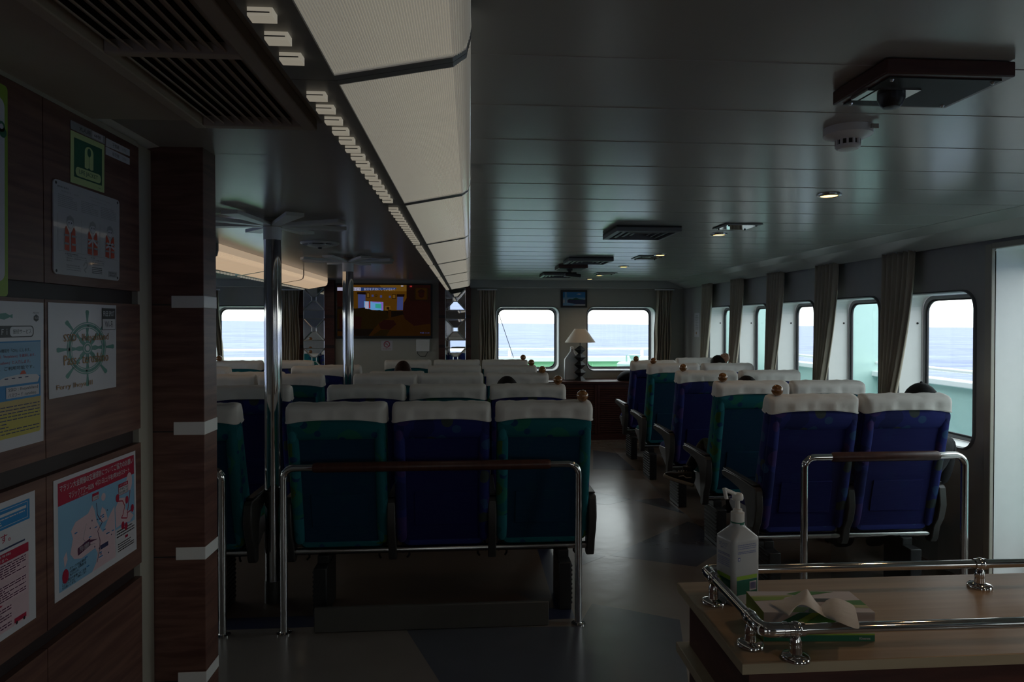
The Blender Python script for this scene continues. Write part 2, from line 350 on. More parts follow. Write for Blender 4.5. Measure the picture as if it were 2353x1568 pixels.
# poster wall: dark recess + four tiers of wood panels
XP = -1.03
yE = at_x(321, 700, XP).y; yS = at_x(102, 700, XP).y
zt = [at_x(321, y, XP).z for y in (341, 670, 700, 985, 1018, 1296, 1328)] + [.02]
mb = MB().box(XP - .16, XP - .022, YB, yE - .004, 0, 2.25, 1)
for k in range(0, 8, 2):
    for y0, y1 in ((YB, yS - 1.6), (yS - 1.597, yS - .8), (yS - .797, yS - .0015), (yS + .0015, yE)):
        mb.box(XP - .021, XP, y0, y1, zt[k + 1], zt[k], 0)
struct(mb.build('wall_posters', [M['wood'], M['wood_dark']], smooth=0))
struct(MB().box(XP - .16, XP - .006, yE + .001, 2.335, 0, 2.12).build('trim_1', [M['beige']], smooth=0))
struct(MB().box(XP - .1, XP - .004, YB, yE, zt[0] + .003, 2.125).build('trim_2', [M['beige']], smooth=0))
zc = at_x(330, 309, XP + .03).z
struct(MB().prism([(XP - .02, zc - .012), (XP + .022, zc - .004), (XP + .034, zc + .012), (XP + .034, zc + .03), (XP - .02, zc + .03)], 'Y', YB, 2.36).build('trim_3', [M['white']], smooth=0))
# wood post with white inlaid blocks
p0 = at_y(352, 700, 2.34); p1 = at_y(468, 700, 2.34); xa, xb = p0.x, p1.x
yb = xb / (at_y(497, 700, 1).x)
post = struct(MB().box(xa - .03, xb, 2.34, yb, 0, 2.14).build('column_1', [M['wood']], bevel=.002))
for i, (ya, yz) in enumerate(((680, 708), (970, 1000), (1258, 1287), (1545, 1572))):
    za, zb = at_y(440, ya, 2.34).z, at_y(440, yz, 2.34).z; x0 = at_y(394 + i * 3, 700, 2.34).x
    MB().box(x0, xb + .0015, 2.3385, yb + .0005, zb, za).build('inlay_block', [M['white']], post, bevel=.0015)
    MB().box(xa - .03, x0, 2.3392, 2.36, (za + zb) / 2 - .012, (za + zb) / 2 - .008).build('groove', [M['black']], post, smooth=0)
# ceiling: shallow overlapping planks
mb = MB(); y = YB
while y < YW:
    mb.poly([(-.1, y, ZC), (XR, y, ZC), (XR, y + .34, ZC + .0013), (-.1, y + .34, ZC + .0013)]); mb.poly([(-.1, y + .34, ZC + .0013), (XR, y + .34, ZC + .0013), (XR, y + .3405, ZC), (-.1, y + .3405, ZC)]); y += .3405
for y0, y1 in ((YB, 2.42), (2.424, 4.9), (4.904, 7.3), (7.304, YW)): mb.poly([(XL, y0, ZC), (-.1, y0, ZC), (-.1, y1, ZC), (XL, y1, ZC)])
struct(mb.build('ceiling', [M['ceiling']], smooth=0))
struct(MB().box(XL, XR, YB, YW, 2.2, 2.25).build('ceiling_deck', [M['ceiling']], smooth=0))
struct(MB().box(-1.2, -.315, YB, 1.98, 2.12, 2.16).build('ceiling_soffit', [M['soffit']], smooth=0))
struct(MB().box(XL, -2.27, 9.3, YW, 2.035, 2.2).build('trim_4', [M['pelmet']], bevel=.006))
struct(MB().box(.0, 2.96, 9.3, YW, 2.035, 2.2).build('trim_5', [M['pelmet']], bevel=.006))
for nm, sg, x0 in (('trim_6', 1, 0), ('trim_7', -1, XR + XL)):
    mb = MB(); pr = [(2.70, 2.134), (2.715, 2.128), (2.80, 2.098)]
    for k in range(9):
        t = k / 9; x = 2.80 + .15 * t; z = 2.098 - .065 * t; pr += [(x, z), (x + .010, z - .0065), (x + .0102, z - .003)]
    pr += [(2.955, 2.03), (2.955, 2.2), (2.70, 2.2)]
    struct(mb.prism([(x0 + sg * a, b) for a, b in pr], 'Y', YB if sg > 0 else 2.44, 9.3).build(nm, [M['pelmet']], smooth=0))
# right wall: deep white doorway with a glazed door on its outer side
mb = MB()
for y0, y1, z0, z1 in ((d0 - 1.0, d0 - .95, 0, zt_ + .03), (d0, d0 + .05, 0, zt_ + .03), (d0 - .95, d0, zt_, zt_ + .035)): mb.box(XR - .022, XR + .01, y0, y1, z0, z1)
struct(mb.build('door_frame_1', [M['beige']], bevel=.004))
mb = MB()
for y0, y1, z0, z1 in ((d0 - .95, d0 - .87, .03, zt_), (d0 - .06, d0, .03, zt_), (d0 - .87, d0 - .06, .03, .25), (d0 - .87, d0 - .06, zt_ - .10, zt_)): mb.box(XR + .28, XR + .32, y0, y1, z0, z1)
dr = struct(mb.build('door_1', [M['white_gloss']], bevel=.004))
MB().box(XR + .295, XR + .305, d0 - .87, d0 - .06, .25, zt_ - .10).build('pane', [M['glass']], dr, smooth=0)
MB().tube([(XR + .28, d0 - .86, .98), (XR + .23, d0 - .86, .98), (XR + .23, d0 - .76, .98)], .011).build('door_handle', [M['chrome']], dr)
# floor: vinyl with large triangular inlays
mb = MB().poly([(XL, YB, 0), (XR, YB, 0), (XR, YW, 0), (XL, YW, 0)], 0)
def fl(pts, m, z=.0006): mb.poly([tuple(at_z(x, y, z)) for x, y in pts], m)
fl([(1401, 1277), (1580, 1199), (1705, 1235), (1600, 1303)], 1); fl([(1457, 1150), (1521, 1145), (1575, 1182)], 1)
fl([(1363, 1035), (1475, 1050), (1480, 1082), (1363, 1078)], 1)
fl([(1330, 1440), (1360, 1388), (1442, 1402), (1562, 1425), (1600, 1700), (1095, 1700), (932, 1445)], 1)
fl([(1365, 1130), (1450, 1148), (1400, 1160), (1368, 1158)], 1); fl([(1340, 1270), (1392, 1278), (1335, 1300)], 1)
xk = at_z(1275, 1398, 0).x; yk = at_z(1275, 1398, 0).y
xl = -2.82; bw = .09
mb.poly([(xl, yk, .0006), (xk, yk, .0006), (xk, 8.7, .0006), (xl, 8.7, .0006)], 2)
mb.poly([(xl, yk - .14, .0005), (xk + bw, yk - .14, .0005), (xk + bw, 8.7, .0005), (xl, 8.7, .0005)], 3)
x2 = at_z(1640, 1240, 0).x
mb.poly([(x2, 3.45, .0006), (2.98, 3.45, .0006), (2.98, 8.4, .0006), (x2, 8.4, .0006)], 2)
struct(mb.build('floor', [M['floor_beige'], M['floor_blue'], M['floor_brown'], M['floor_navy']], smooth=0))

# ------------------------------------------------------------------ outside: sea, decks, bulwarks
sea = mat('choppy_blue_sea', (.30, .37, .54), .55, spec=.25, var=.0)
nt = sea.node_tree; b = nt.nodes['Principled BSDF']
tc = nt.nodes.new('ShaderNodeTexCoord'); prev = None; facs = []
for sc, st in ((.075, (.3, 1, 1)), (.33, (.35, 1, 1)), (.012, (.25, 1, 1))):
    mp = nt.nodes.new('ShaderNodeMapping'); mp.inputs['Scale'].default_value = st
    nz = nt.nodes.new('ShaderNodeTexNoise'); nz.inputs['Scale'].default_value = sc; nz.inputs['Detail'].default_value = 5; nz.inputs['Roughness'].default_value = .65
    nt.links.new(tc.outputs['Object'], mp.inputs['Vector']); nt.links.new(mp.outputs['Vector'], nz.inputs['Vector']); facs.append(nz)
ad = nt.nodes.new('ShaderNodeMath'); ad.operation = 'ADD'; nt.links.new(facs[0].outputs['Fac'], ad.inputs[0]); nt.links.new(facs[1].outputs['Fac'], ad.inputs[1])
a2 = nt.nodes.new('ShaderNodeMath'); a2.operation = 'MULTIPLY_ADD'; a2.inputs[1].default_value = .5; nt.links.new(facs[2].outputs['Fac'], a2.inputs[0]); nt.links.new(ad.outputs[0], a2.inputs[2])
cr = nt.nodes.new('ShaderNodeValToRGB'); cr.color_ramp.elements[0].position = .50; cr.color_ramp.elements[1].position = .74
cr.color_ramp.elements[0].color = (.085, .112, .29, 1); cr.color_ramp.elements[1].color = (.25, .285, .40, 1)
mm = nt.nodes.new('ShaderNodeMath'); mm.operation = 'MULTIPLY'; mm.inputs[1].default_value = .5; nt.links.new(a2.outputs[0], mm.inputs[0])
nt.links.new(mm.outputs[0], cr.inputs['Fac']); nt.links.new(cr.outputs['Color'], b.inputs['Base Color'])
R = 30000
o = struct(MB().poly([(-R, -R, 0), (R, -R, 0), (R, R, 0), (-R, R, 0)]).build('sea_floor', [sea], smooth=0))
o.name = 'sea'; o['kind'] = 'structure'; o.location = (0, 0, -9); o.rotation_euler = (0, math.radians(.52), 0)
DZ = -.35
mb = MB().poly([(-7, 9.75, DZ), (5.2, 9.75, DZ), (5.2, 12.8, DZ), (-7, 12.8, DZ)]); mb.poly([(3.3, -4, DZ), (5.2, -4, DZ), (5.2, 9.75, DZ), (3.3, 9.75, DZ)], 1)
struct(mb.build('deck_floor', [mat('grey_green_deck', (.26, .33, .29), .6), M['teal_paint']], smooth=0))
YF = 12.4; zb = at_y(1215, 820, YF).z; zr = at_y(1215, 803, YF).z
t = thing('bulwark', 'green steel bulwark with white cap and rail outside the front windows', 'bulwark', (0, YF, DZ))
MB().box(-6.5, 4.5, YF, YF + .05, DZ, zb - .05).build('plating', [M['green_paint']], t, smooth=0)
MB().box(-6.6, 4.6, YF - .08, YF + .12, zb - .09, zb).build('cap_rail', [M['white']], t, bevel=.01)
MB().tube([(-6.5, YF, zr), (4.5, YF, zr)], .022).build('top_rail', [M['white']], t)
for x in (-5.2, -3.35, -1.5, at_y(1171, 812, YF).x, at_y(1475, 812, YF).x): MB().tube([(x, YF, zb), (x, YF, zr)], .03).build('stanchion', [M['white']], t)
for x in (-4, -2, 0, .9, 2.2, 3.4): MB().prism([(YF, DZ), (YF - .45, DZ), (YF, zb - .1)], 'X', x, x + .02).build('bracket', [M['green_paint']], t, smooth=0)
XB = 4.55; zq = at_x(2180, 872, XB).z; zq2 = at_x(2180, 858, XB).z
t = thing('bulwark', 'turquoise steel bulwark with white cap and rail outside the right windows', 'bulwark', (XB, 2, DZ))
MB().box(XB, XB + .05, -3, 9.6, DZ, zq - .05).build('plating', [M['teal_paint']], t, smooth=0)
MB().box(XB - .06, XB + .1, -3, 9.6, zq - .06, zq).build('cap_rail', [M['white']], t, bevel=.01)
MB().tube([(XB, -3, zq2 + .03), (XB, 9.6, zq2 + .03)], .02).build('top_rail', [M['white']], t)
for y in (-1, 1, 3, 5, 6.9, 8.3): MB().tube([(XB, y, zq), (XB, y, zq2 + .03)], .025).build('stanchion', [M['white']], t)
pa = at_y(1957, 800, 7.4).x
struct(MB().box(pa, 4.62, 7.4, 7.75, DZ, 2.6).build('column_2', [M['teal_paint']], bevel=.03))
o = struct(MB().box(3.25, 4.62, 9.62, 9.75, DZ, 2.6).build('wall_outer', [M['teal_paint']], smooth=0))
t = thing('deck_locker', 'small white lidded deck locker beyond the third right window', 'deck locker', (4.2, 8.35, DZ))
MB().lathe([(.2, DZ), (.2, .55)], (4.2, 8.35, 0)).build('drum', [M['teal_paint']], t)
MB().lathe([(.28, .55), (.30, .58), (.29, .66), (.2, .70), (.05, .715)], (4.2, 8.35, 0)).build('lid', [M['white']], t)
c = at_y(1458, 838, 11.6); zw = [at_y(1458, y, 11.6).z for y in (846, 836, 832, 826, 820, 816)]
t = thing('windlass', 'pale turquoise deck windlass outside the right front window', 'windlass', (c.x, 11.6, DZ))
MB().lathe([(.30, DZ), (.30, zw[1]), (.26, zw[2]), (.12, zw[2] + .01)], (c.x, 11.6, 0)).build('drum_base', [M['teal_paint']], t)
MB().lathe([(.075, zw[2]), (.065, zw[3]), (.09, zw[4] + .01), (.11, zw[5] - .01), (.11, zw[5]), (.03, zw[5] + .01)], (c.x, 11.6, 0)).build('capstan_head', [M['teal_paint']], t)
MB().tube([(c.x - .14, 11.6, zw[2]), (c.x - .14, 11.6, zw[5])], .014).build('brake_handle', [M['teal_paint']], t)
a = at_y(1143, 712, 11.8); b_ = at_y(1180, 822, 11.8)
o = MB().tube([a + (a - b_) * .4, b_], .006, 6).build('stay_wire', [M['rubber']]); tag(o, 'thin steel stay wire slanting across the left front window', 'wire')
a = at_y(1480, 706, 11.8); b_ = at_y(1502, 730, 11.8)
o = MB().tube([a + (a - b_) * 2, b_ + (b_ - a)], .006, 6).build('stay_wire', [M['rubber']]); tag(o, 'short steel stay wire crossing the top corner of right front window', 'wire')

# world
w = bpy.data.worlds.new('sky'); S.world = w; w.use_nodes = True; nt = w.node_tree
bg = nt.nodes['Background']; tc = nt.nodes.new('ShaderNodeTexCoord'); sx = nt.nodes.new('ShaderNodeSeparateXYZ'); cr = nt.nodes.new('ShaderNodeValToRGB')
nt.links.new(tc.outputs['Generated'], sx.inputs[0]); nt.links.new(sx.outputs['Z'], cr.inputs['Fac']); nt.links.new(cr.outputs['Color'], bg.inputs['Color'])
e = cr.color_ramp.elements; e[0].position = 0; e[0].color = (1, .985, .97, 1); e[1].position = .7; e[1].color = (.84, .92, 1, 1)
bg.inputs['Strength'].default_value = 3.1
# ------------------------------------------------------------------ ceiling light strips
LP, L0, ZB = 1.29, -.04, 1.99
def light_section(x0, y0, y1, name_label, lens='lens', first_slot=None):
    t = thing('ceiling_light', name_label, 'ceiling light', (x0, y0, ZB), 'ribbed ceiling light strips')
    prof = []                                     # ribbed lens, facing down and curling up to the ceiling at its right edge
    N = 50
    for k in range(N + 1):
        u = k / N; x = -.235 + .205 * u; z = ZB + .002 + .038 * u
        for j, dz in ((0, 0), (.5, .0055)):
            if k < N or j == 0: prof.append((x + .205 / N * j, z + dz))
    for k in range(1, 25):
        a = math.pi / 2 * k / 24; e = .0035 if k % 2 else 0; prof.append((-.030 + (.032 - e) * math.sin(a), ZB + .040 + .05 * (1 - math.cos(a)) + e * math.cos(a)))
    prof.append((.002, 2.134))
    ya, yb_ = y0 + .022, y1 - .022
    mb = MB(); n = len(prof)
    mb.add([(x0 + p[0], ya, p[1]) for p in prof] + [(x0 + p[0], yb_, p[1]) for p in prof], [(i, i + 1, n + i + 1, n + i) for i in range(n - 1)])
    pr = [(-.235, ZB + .001), (-.030, ZB + .039), (-.006, ZB + .054), (.003, ZB + .092), (.001, 2.13), (-.008, ZB + .10), (-.030, ZB + .048), (-.235, ZB + .010)]
    for q0, q1 in ((ya - .001, ya + .005), (yb_ - .006, yb_ + .001)): mb.prism([(x0 + a, b) for a, b in pr], 'Y', q0, q1)
    mb.build('lens', [M[lens]], t, smooth=0)
    mb = MB().box(x0 - .315, x0 - .236, y0 + .001, y1 - .001, ZB, 2.134)      # slotted strip
    for q0, q1 in ((y0 + .001, ya), (yb_, y1 - .001)):
        pr = [(-.236, ZB), (-.030, ZB + .038), (-.006, ZB + .055), (.003, ZB + .092), (.003, 2.134), (-.236, 2.134)]
        mb.prism([(x0 + a, b) for a, b in pr], 'Y', q0, q1)
    mb.box(x0 - .3, x0, y0 + .002, y1 - .002, 2.125, 2.134)
    mb.build('housing', [M['housing']], t, smooth=0)
    y = y0 + .06 if first_slot is None else first_slot
    while y < y1 - .05:
        s = MB().box(x0 - .302, x0 - .268, y, y + .024, ZB - .012, ZB + .001, 0)
        s.box(x0 - .3021, x0 - .272, y - .0006, y + .001, ZB - .0078, ZB - .0060, 1); s.build('slot_block', [M['slot'], M['housing']], t, smooth=0); y += .079
    return t
ORD = ['first', 'second', 'third', 'fourth', 'fifth', 'sixth', 'seventh']
for k in range(7):
    light_section(0, L0 + LP * k, L0 + LP * (k + 1), ('ribbed translucent ceiling light panel overhead, nearest the camera' if k == 0 else
                  ORD[k] + ' ribbed translucent ceiling light panel along the central strip, counted from camera'))
for k in range(3):
    light_section(-1.815, L0 + LP * (k + 4), L0 + LP * (k + 5), ('glowing peach ceiling light panel at left, seen between post and first pole',
                  'glowing ceiling light panel at left, behind and right of the first pole', 'pale ceiling light panel at left, ending above the mirror column')[k], 'lens_warm')
# louvred return-air grille in the soffit
zg = 2.118
gy1 = at_z(500, 282, zg - .02).y; gx0, gx1 = -.715, -.455; gm = 1.425
t = thing('air_grille', 'large louvred return-air grille in the dark ceiling at upper left', 'air grille', (-.58, 1.4, zg))
mb = MB()
for y0 in (gm - .5, gm + .012): mb.box(gx0, gx1, y0, (gm - .012 if y0 < gm else gy1), zg - .002, zg + .0015)
mb.build('backing', [M['black_matt']], t, smooth=0)
mb = MB()
for a in ((gx0 - .03, gx0, gm - .55, gy1 + .03), (gx1, gx1 + .035, gm - .55, gy1 + .03), (gx0, gx1, gm - .012, gm + .012), (gx0, gx1, gy1, gy1 + .03), (gx0, gx1, gm - .55, gm - .5)):
    mb.box(a[0], a[1], a[2], a[3], zg - .028, zg + .0018)
mb.build('frame', [M['soffit']], t, bevel=.003)
for y0, y1 in ((gm - .5, gm - .012), (gm + .012, gy1)):
    for i in range(10):
        x = gx0 + (gx1 - gx0) * (i + .75) / 10.2
        MB().obox((x, (y0 + y1) / 2, zg - .014), (.003, y1 - y0, .027), Matrix.Rotation(math.radians(-56), 3, 'Y')).build('louvre', [M['soffit']], t, smooth=0)
# downlights
names = ['large glowing orange downlight right of the smoke detector', 'orange downlight beside the polished ceiling hatch', 'small orange downlight above the far polished ceiling hatch',
         'fourth orange downlight from the camera', 'second farthest orange downlight in the ceiling row', 'farthest tiny orange downlight near the front wall']
for (x, y), lb in zip(((1905, 449), (1652, 539), (1517, 586), (1433, 613), (1377, 633), (1355, 641.5)), names):
    p = at_z(x, y, ZC - .004)
    t = thing('downlight', lb, 'downlight', p, 'recessed orange downlights')
    MB().lathe([(.034, ZC), (.034, ZC - .006), (.040, ZC - .010), (.052, ZC - .007), (.054, ZC - .001), (.054, ZC)], (p.x, p.y, 0), 28).build('trim_ring', [M['chrome_soft']], t)
    MB().lathe([(.036, ZC - .002), (.036, ZC - .0075), (.004, ZC - .0085)], (p.x, p.y, 0), 24).build('bulb_disc', [M['lamp']], t)
for k, (x, y, e_) in enumerate([(at_z(a, b_, ZC).x, at_z(a, b_, ZC).y, 2.0) for a, b_ in ((1905, 449), (1652, 539), (1517, 586), (1433, 613), (1377, 633), (1355, 641.5))] + [(1.63, 1.75, 5.0), (1.63, .4, 8.0), (1.63, -.95, 8.0), (.2, -.95, 6.0)]):
    L = bpy.data.lights.new('downlight_beam', 'SPOT'); L.energy = e_; L.color = (1, .62, .34); L.spot_size = math.radians(125); L.spot_blend = .7; L.shadow_soft_size = .035
    lo = bpy.data.objects.new('downlight_beam', L); COL.objects.link(lo); lo.location = (x, y, ZC - .03)
# square air diffusers
def diffuser(x0, x1, yn, yf, label):
    a = at_z(x0, yn, ZC - .025); b_ = at_z(x1, yn, ZC - .025); c = at_z((x0 + x1) / 2, yf, ZC - .025)
    w = (b_.x - a.x); cx, y0, y1 = (a.x + b_.x) / 2, a.y, max(c.y, a.y + w * .8)
    t = thing('air_diffuser', label, 'air diffuser', (cx, (y0 + y1) / 2, ZC), 'square ceiling air diffusers')
    hx, hy, cy = w / 2, (y1 - y0) / 2, (y0 + y1) / 2
    mb = MB().box(cx - hx, cx + hx, cy - hy, cy + hy, ZC - .012, ZC - .001)
    mb.build('backing', [M['black']], t, smooth=0)
    for s0, s1, zz in ((1, .86, .034), (.72, .64, .03), (.5, .43, .028), (.3, .24, .026)):
        mb = MB(); o = [(cx + hx * s0 * i, cy + hy * s0 * j) for i, j in ((-1, -1), (1, -1), (1, 1), (-1, 1))]; q = [(cx + hx * s1 * i, cy + hy * s1 * j) for i, j in ((-1, -1), (1, -1), (1, 1), (-1, 1))]
        mb.loft([[(*p, ZC - .010) for p in o], [(*p, ZC - zz) for p in o], [(*p, ZC - zz - .003) for p in q], [(*p, ZC - .012) for p in q]], cap=False)
        mb.build('ring_vane', [M['alu']], t, smooth=0)
diffuser(1418, 1570, 527, 549, 'square multi-vane ceiling air diffuser nearest the camera')
diffuser(1308, 1412, 597, 606, 'square ceiling air diffuser halfway to the front wall')
diffuser(1248, 1326, 631, 637, 'square ceiling air diffuser farthest away beside the camera mount')
def hatch(x0, x1, yn, yf, label):
    a = at_z(x0, yn, ZC - .006); b_ = at_z(x1, yn, ZC - .006); y1 = max(at_z((x0 + x1) / 2, yf, ZC - .006).y, a.y + (b_.x - a.x) * .7)
    t = thing('ceiling_hatch', label, 'ceiling hatch', ((a.x + b_.x) / 2, (a.y + y1) / 2, ZC), 'polished ceiling hatches')
    MB().box(a.x, b_.x, a.y, y1, ZC - .006, ZC - .0005).build('frame', [M['alu']], t, bevel=.002)
    MB().box(a.x + .02, b_.x - .02, a.y + .02, y1 - .02, ZC - .009, ZC - .005).build('polished_panel', [M['mirror']], t, smooth=0)
    for i, (x, y) in enumerate(((a.x + .03, a.y + .03), (b_.x - .03, a.y + .03), (b_.x - .03, y1 - .03), (a.x + .03, y1 - .03))):
        MB().sphere((x, y, ZC - .010), .006, 8).build('latch', [M['black']], t)
hatch(1668, 1757, 515, 528, 'polished square ceiling hatch beside the second downlight')
hatch(1468, 1532, 589, 596.5, 'small polished ceiling hatch below the third downlight')
hatch(1372, 1420, 627.5, 631, 'farthest polished ceiling hatch near the front wall')
# wood framed camera plates
def cam_plate(x0, x1, yn, yf, label, depth=None, drop=.035):
    zz = ZC - drop; a = at_z(x0, yn, zz); b_ = at_z(x1, yn, zz); y1 = at_z((x0 + x1) / 2, yf, zz).y if depth is None else a.y + depth
    t = thing('camera_mount', label, 'camera mount', ((a.x + b_.x) / 2, (a.y + y1) / 2, ZC))
    MB().box(a.x, b_.x, a.y, y1, zz, ZC - .001).build('wood_board', [M['wood_red']], t, bevel=.003)
    MB().box(a.x + .018, b_.x - .018, a.y + .018, y1 - .018, zz - .003, zz + .001).build('black_plate', [M['black_matt']], t, smooth=0)
    return t, a, b_, y1, zz
t, a, b_, y1, zz = cam_plate(2038, 2353, 168, 250, 'large wood-framed black ceiling plate with a small dome device')
c = at_z(2048, 212, zz)
MB().box(c.x - .05, c.x + .05, c.y - .035, c.y + .045, zz - .006, zz).build('mirror_plate', [M['chrome_soft']], t, smooth=0)
MB().lathe([(.030, zz), (.030, zz - .016), (.024, zz - .030), (.018, zz - .036), (.004, zz - .038)], (c.x, c.y, 0)).build('dome', [M['black']], t)
MB().box(c.x - .075, c.x - .06, c.y - .03, c.y + .04, zz - .008, zz).build('slot_strip', [M['chrome_soft']], t, smooth=0)
for x, y in ((a.x + .03, a.y + .03), (b_.x - .03, a.y + .03), (a.x + .03, y1 - .03), (b_.x - .03, y1 - .03)): MB().sphere((x, y, zz - .003), .005, 8).build('screw', [M['chrome_soft']], t)
t, a, b_, y1, zz = cam_plate(1284, 1352, 616, 622, 'small dark wooden ceiling plate with a hanging camera, near the front', depth=.32)
c = Vector(((a.x * .58 + b_.x * .42), a.y + .1, zz))
MB().lathe([(.03, zz), (.03, zz - .02), (.018, zz - .025), (.018, zz - .045)], (c.x, c.y, 0)).build('stem', [M['black']], t)
MB().obox((c.x + .03, c.y, zz - .065), (.16, .10, .035), Matrix.Rotation(.1, 3, 'Y')).build('camera_body', [M['plastic_grey']], t, bevel=.01)
# smoke detector
p = at_z(1948, 310, ZC - .02); t = thing('smoke_detector', 'white round smoke detector hanging from the ceiling at right', 'smoke detector', (p.x, p.y, ZC))
MB().lathe([(.068, ZC), (.068, ZC - .022), (.062, ZC - .026), (.034, ZC - .036)], (p.x, p.y, 0), 30).build('base', [M['white']], t)
mb = MB(); mb.lathe([(.030, ZC - .034), (.030, ZC - .052)], (p.x, p.y, 0), 24, 1)
for k in range(12):
    an = 2 * math.pi * k / 12; mb.obox((p.x + .032 * math.cos(an), p.y + .032 * math.sin(an), ZC - .043), (.006, .006, .018), Matrix.Rotation(an, 3, 'Z'), 0)
mb.build('vent_cage', [M['white'], M['black']], t)
MB().lathe([(.035, ZC - .051), (.035, ZC - .057), (.028, ZC - .063), (.006, ZC - .065)], (p.x, p.y, 0), 24).build('cap', [M['white']], t)
MB().box(p.x + .030, p.x + .052, p.y - .071, p.y - .066, ZC - .018, ZC - .006).build('tag_plate', [M['beige']], t, smooth=0)
# round vents in the middle ceiling
for (x, y, lb) in ((735, 564, 'round ceiling air vent between the two poles'),):
    p = at_z(x, y, ZC - .02); t = thing('round_vent', lb, 'air vent', (p.x, p.y, ZC))
    MB().lathe([(.135, ZC), (.137, ZC - .008), (.125, ZC - .016), (.105, ZC - .012), (.10, ZC)], (p.x, p.y, 0), 36).build('outer_ring', [M['white']], t)
    MB().lathe([(.085, ZC - .018), (.088, ZC - .026), (.05, ZC - .034), (.004, ZC - .036)], (p.x, p.y, 0), 36).build('disc', [M['white']], t)
    MB().lathe([(.016, ZC - .034), (.014, ZC - .046), (.003, ZC - .047)], (p.x, p.y, 0), 14).build('knob', [M['black']], t)
    for k in range(6):
        an = math.pi * k / 3; MB().obox((p.x + .098 * math.cos(an), p.y + .098 * math.sin(an), ZC - .016), (.04, .006, .012), Matrix.Rotation(an, 3, 'Z')).build('spoke', [M['white']], t)
# ------------------------------------------------------------------ poles with radiating ceiling boards
def pole(x, Y, zfoot, ytop, yc, label, rot):
    p = at_y(x, 700, Y); r = .047
    zc0 = at_y(x, ytop, Y).z
    t = thing('support_pole', label, 'pole', (p.x, Y, 0), 'polished support poles')
    MB().lathe([(r, .12), (r, zc0)], (p.x, Y, 0), 40).build('shaft', [M['chrome']], t)
    MB().lathe([(r + .004, 0), (r + .004, .118), (r + .001, .124)], (p.x, Y, 0), 32).build('boot', [M['plastic_grey']], t)
    MB().lathe([(r + .0015, zc0), (r + .0015, 2.09)], (p.x, Y, 0), 32).build('collar', [M['white']], t)
    MB().lathe([(r - .004, 2.088), (r - .004, ZC)], (p.x, Y, 0), 24).build('hub', [M['soffit']], t)
    for k in range(8):
        an = rot + 2 * math.pi * k / 8; Mz = Matrix.Rotation(an, 3, 'Z')
        mb = MB(); q = [(.050, -.020), (.41, -.047), (.41, .047), (.050, .020)]
        lo = [Vector((p.x, Y, 0)) + Mz @ Vector((a, b, 2.092 + .010 * (a / .41))) for a, b in q]; hi = [v + Vector((0, 0, .020)) for v in lo]
        mb.loft([lo, hi]).build('ceiling_board', [M['white']], t, bevel=.002)
    return t
PX1 = at_z(627, 1382, 0)
pole(627, PX1.y, 0, 552, 512, 'nearest polished pole, standing left of the front three-seat row', math.radians(-14))
pole(800, 6.22, 0, 625, 597, 'farther polished pole, standing in front of the television', math.radians(-14))
# ------------------------------------------------------------------ handrails behind the first rows
def handrail(xl_, xr_, Y, zt, label, glass=None, kick=False, only=None):
    t = thing('handrail', label, 'handrail', ((xl_ + xr_) / 2, Y, 0), 'handrails behind the seats')
    r, R = .0185, .055
    path = [(xl_, Y, .004), (xl_, Y, zt - R)] + [(xl_ + R - R * math.cos(a), Y, zt - R + R * math.sin(a)) for a in [math.pi / 2 * k / 8 for k in range(1, 9)]]
    path += [(xr_ - R + R * math.sin(a), Y, zt - R + R * math.cos(a)) for a in [math.pi / 2 * k / 8 for k in range(0, 9)]] + [(xr_, Y, .004)]
    MB().tube(path, r, 20).build('tube_frame', [M['chrome']], t, smooth=60)
    g0, g1 = xl_ + .145, xr_ - .145
    MB().tube([(g0, Y, zt), (g0 + .008, Y, zt), (g0 + .016, Y, zt), (g1 - .016, Y, zt), (g1 - .008, Y, zt), (g1, Y, zt)], [.020, .0235, .0255, .0255, .0235, .020], 20).build('grip', [M['grip']], t, smooth=50)
    for x in (xl_, xr_): MB().lathe([(.036, 0), (.036, .006), (.022, .010), (.0195, .014)], (x, Y, 0), 24).build('floor_flange', [M['chrome']], t)
    if glass: MB().box(g0 + .005, g1 - .005, Y - .004, Y + .004, glass, zt - .022).build('clear_panel', [M['acrylic']], t, smooth=0)
    if kick: MB().box(g0 + .005, g1 - .01, Y - .012, Y + .012, .001, kick).build('kick_board', [M['kick']], t, bevel=.004)
    return t
M['kick'] = mat('dark_kick_board', (.10, .095, .085), .5, var=.1)
pl = at_z(655, 1449, 0); pr_ = at_z(1327, 1441, 0); Y1 = (pl.y + pr_.y) / 2
zrail = at_y(990, 1071, Y1).z
handrail(at_y(652, 1250, Y1).x, at_y(1329, 1250, Y1).x, Y1, zrail, 'long handrail with brown grip behind the nearest middle seats', kick=.125)
x2_ = at_y(511, 1250, Y1).x
handrail(x2_ - 1.45, x2_, Y1, zrail, 'handrail at far left, mostly hidden behind the wooden post')
Y2 = 3.47
handrail(at_y(1848, 1150, Y2).x, at_y(2216, 1150, Y2).x, Y2, at_y(2035, 1049, Y2).z, 'handrail with brown grip behind the nearest right-hand seats', glass=.12)
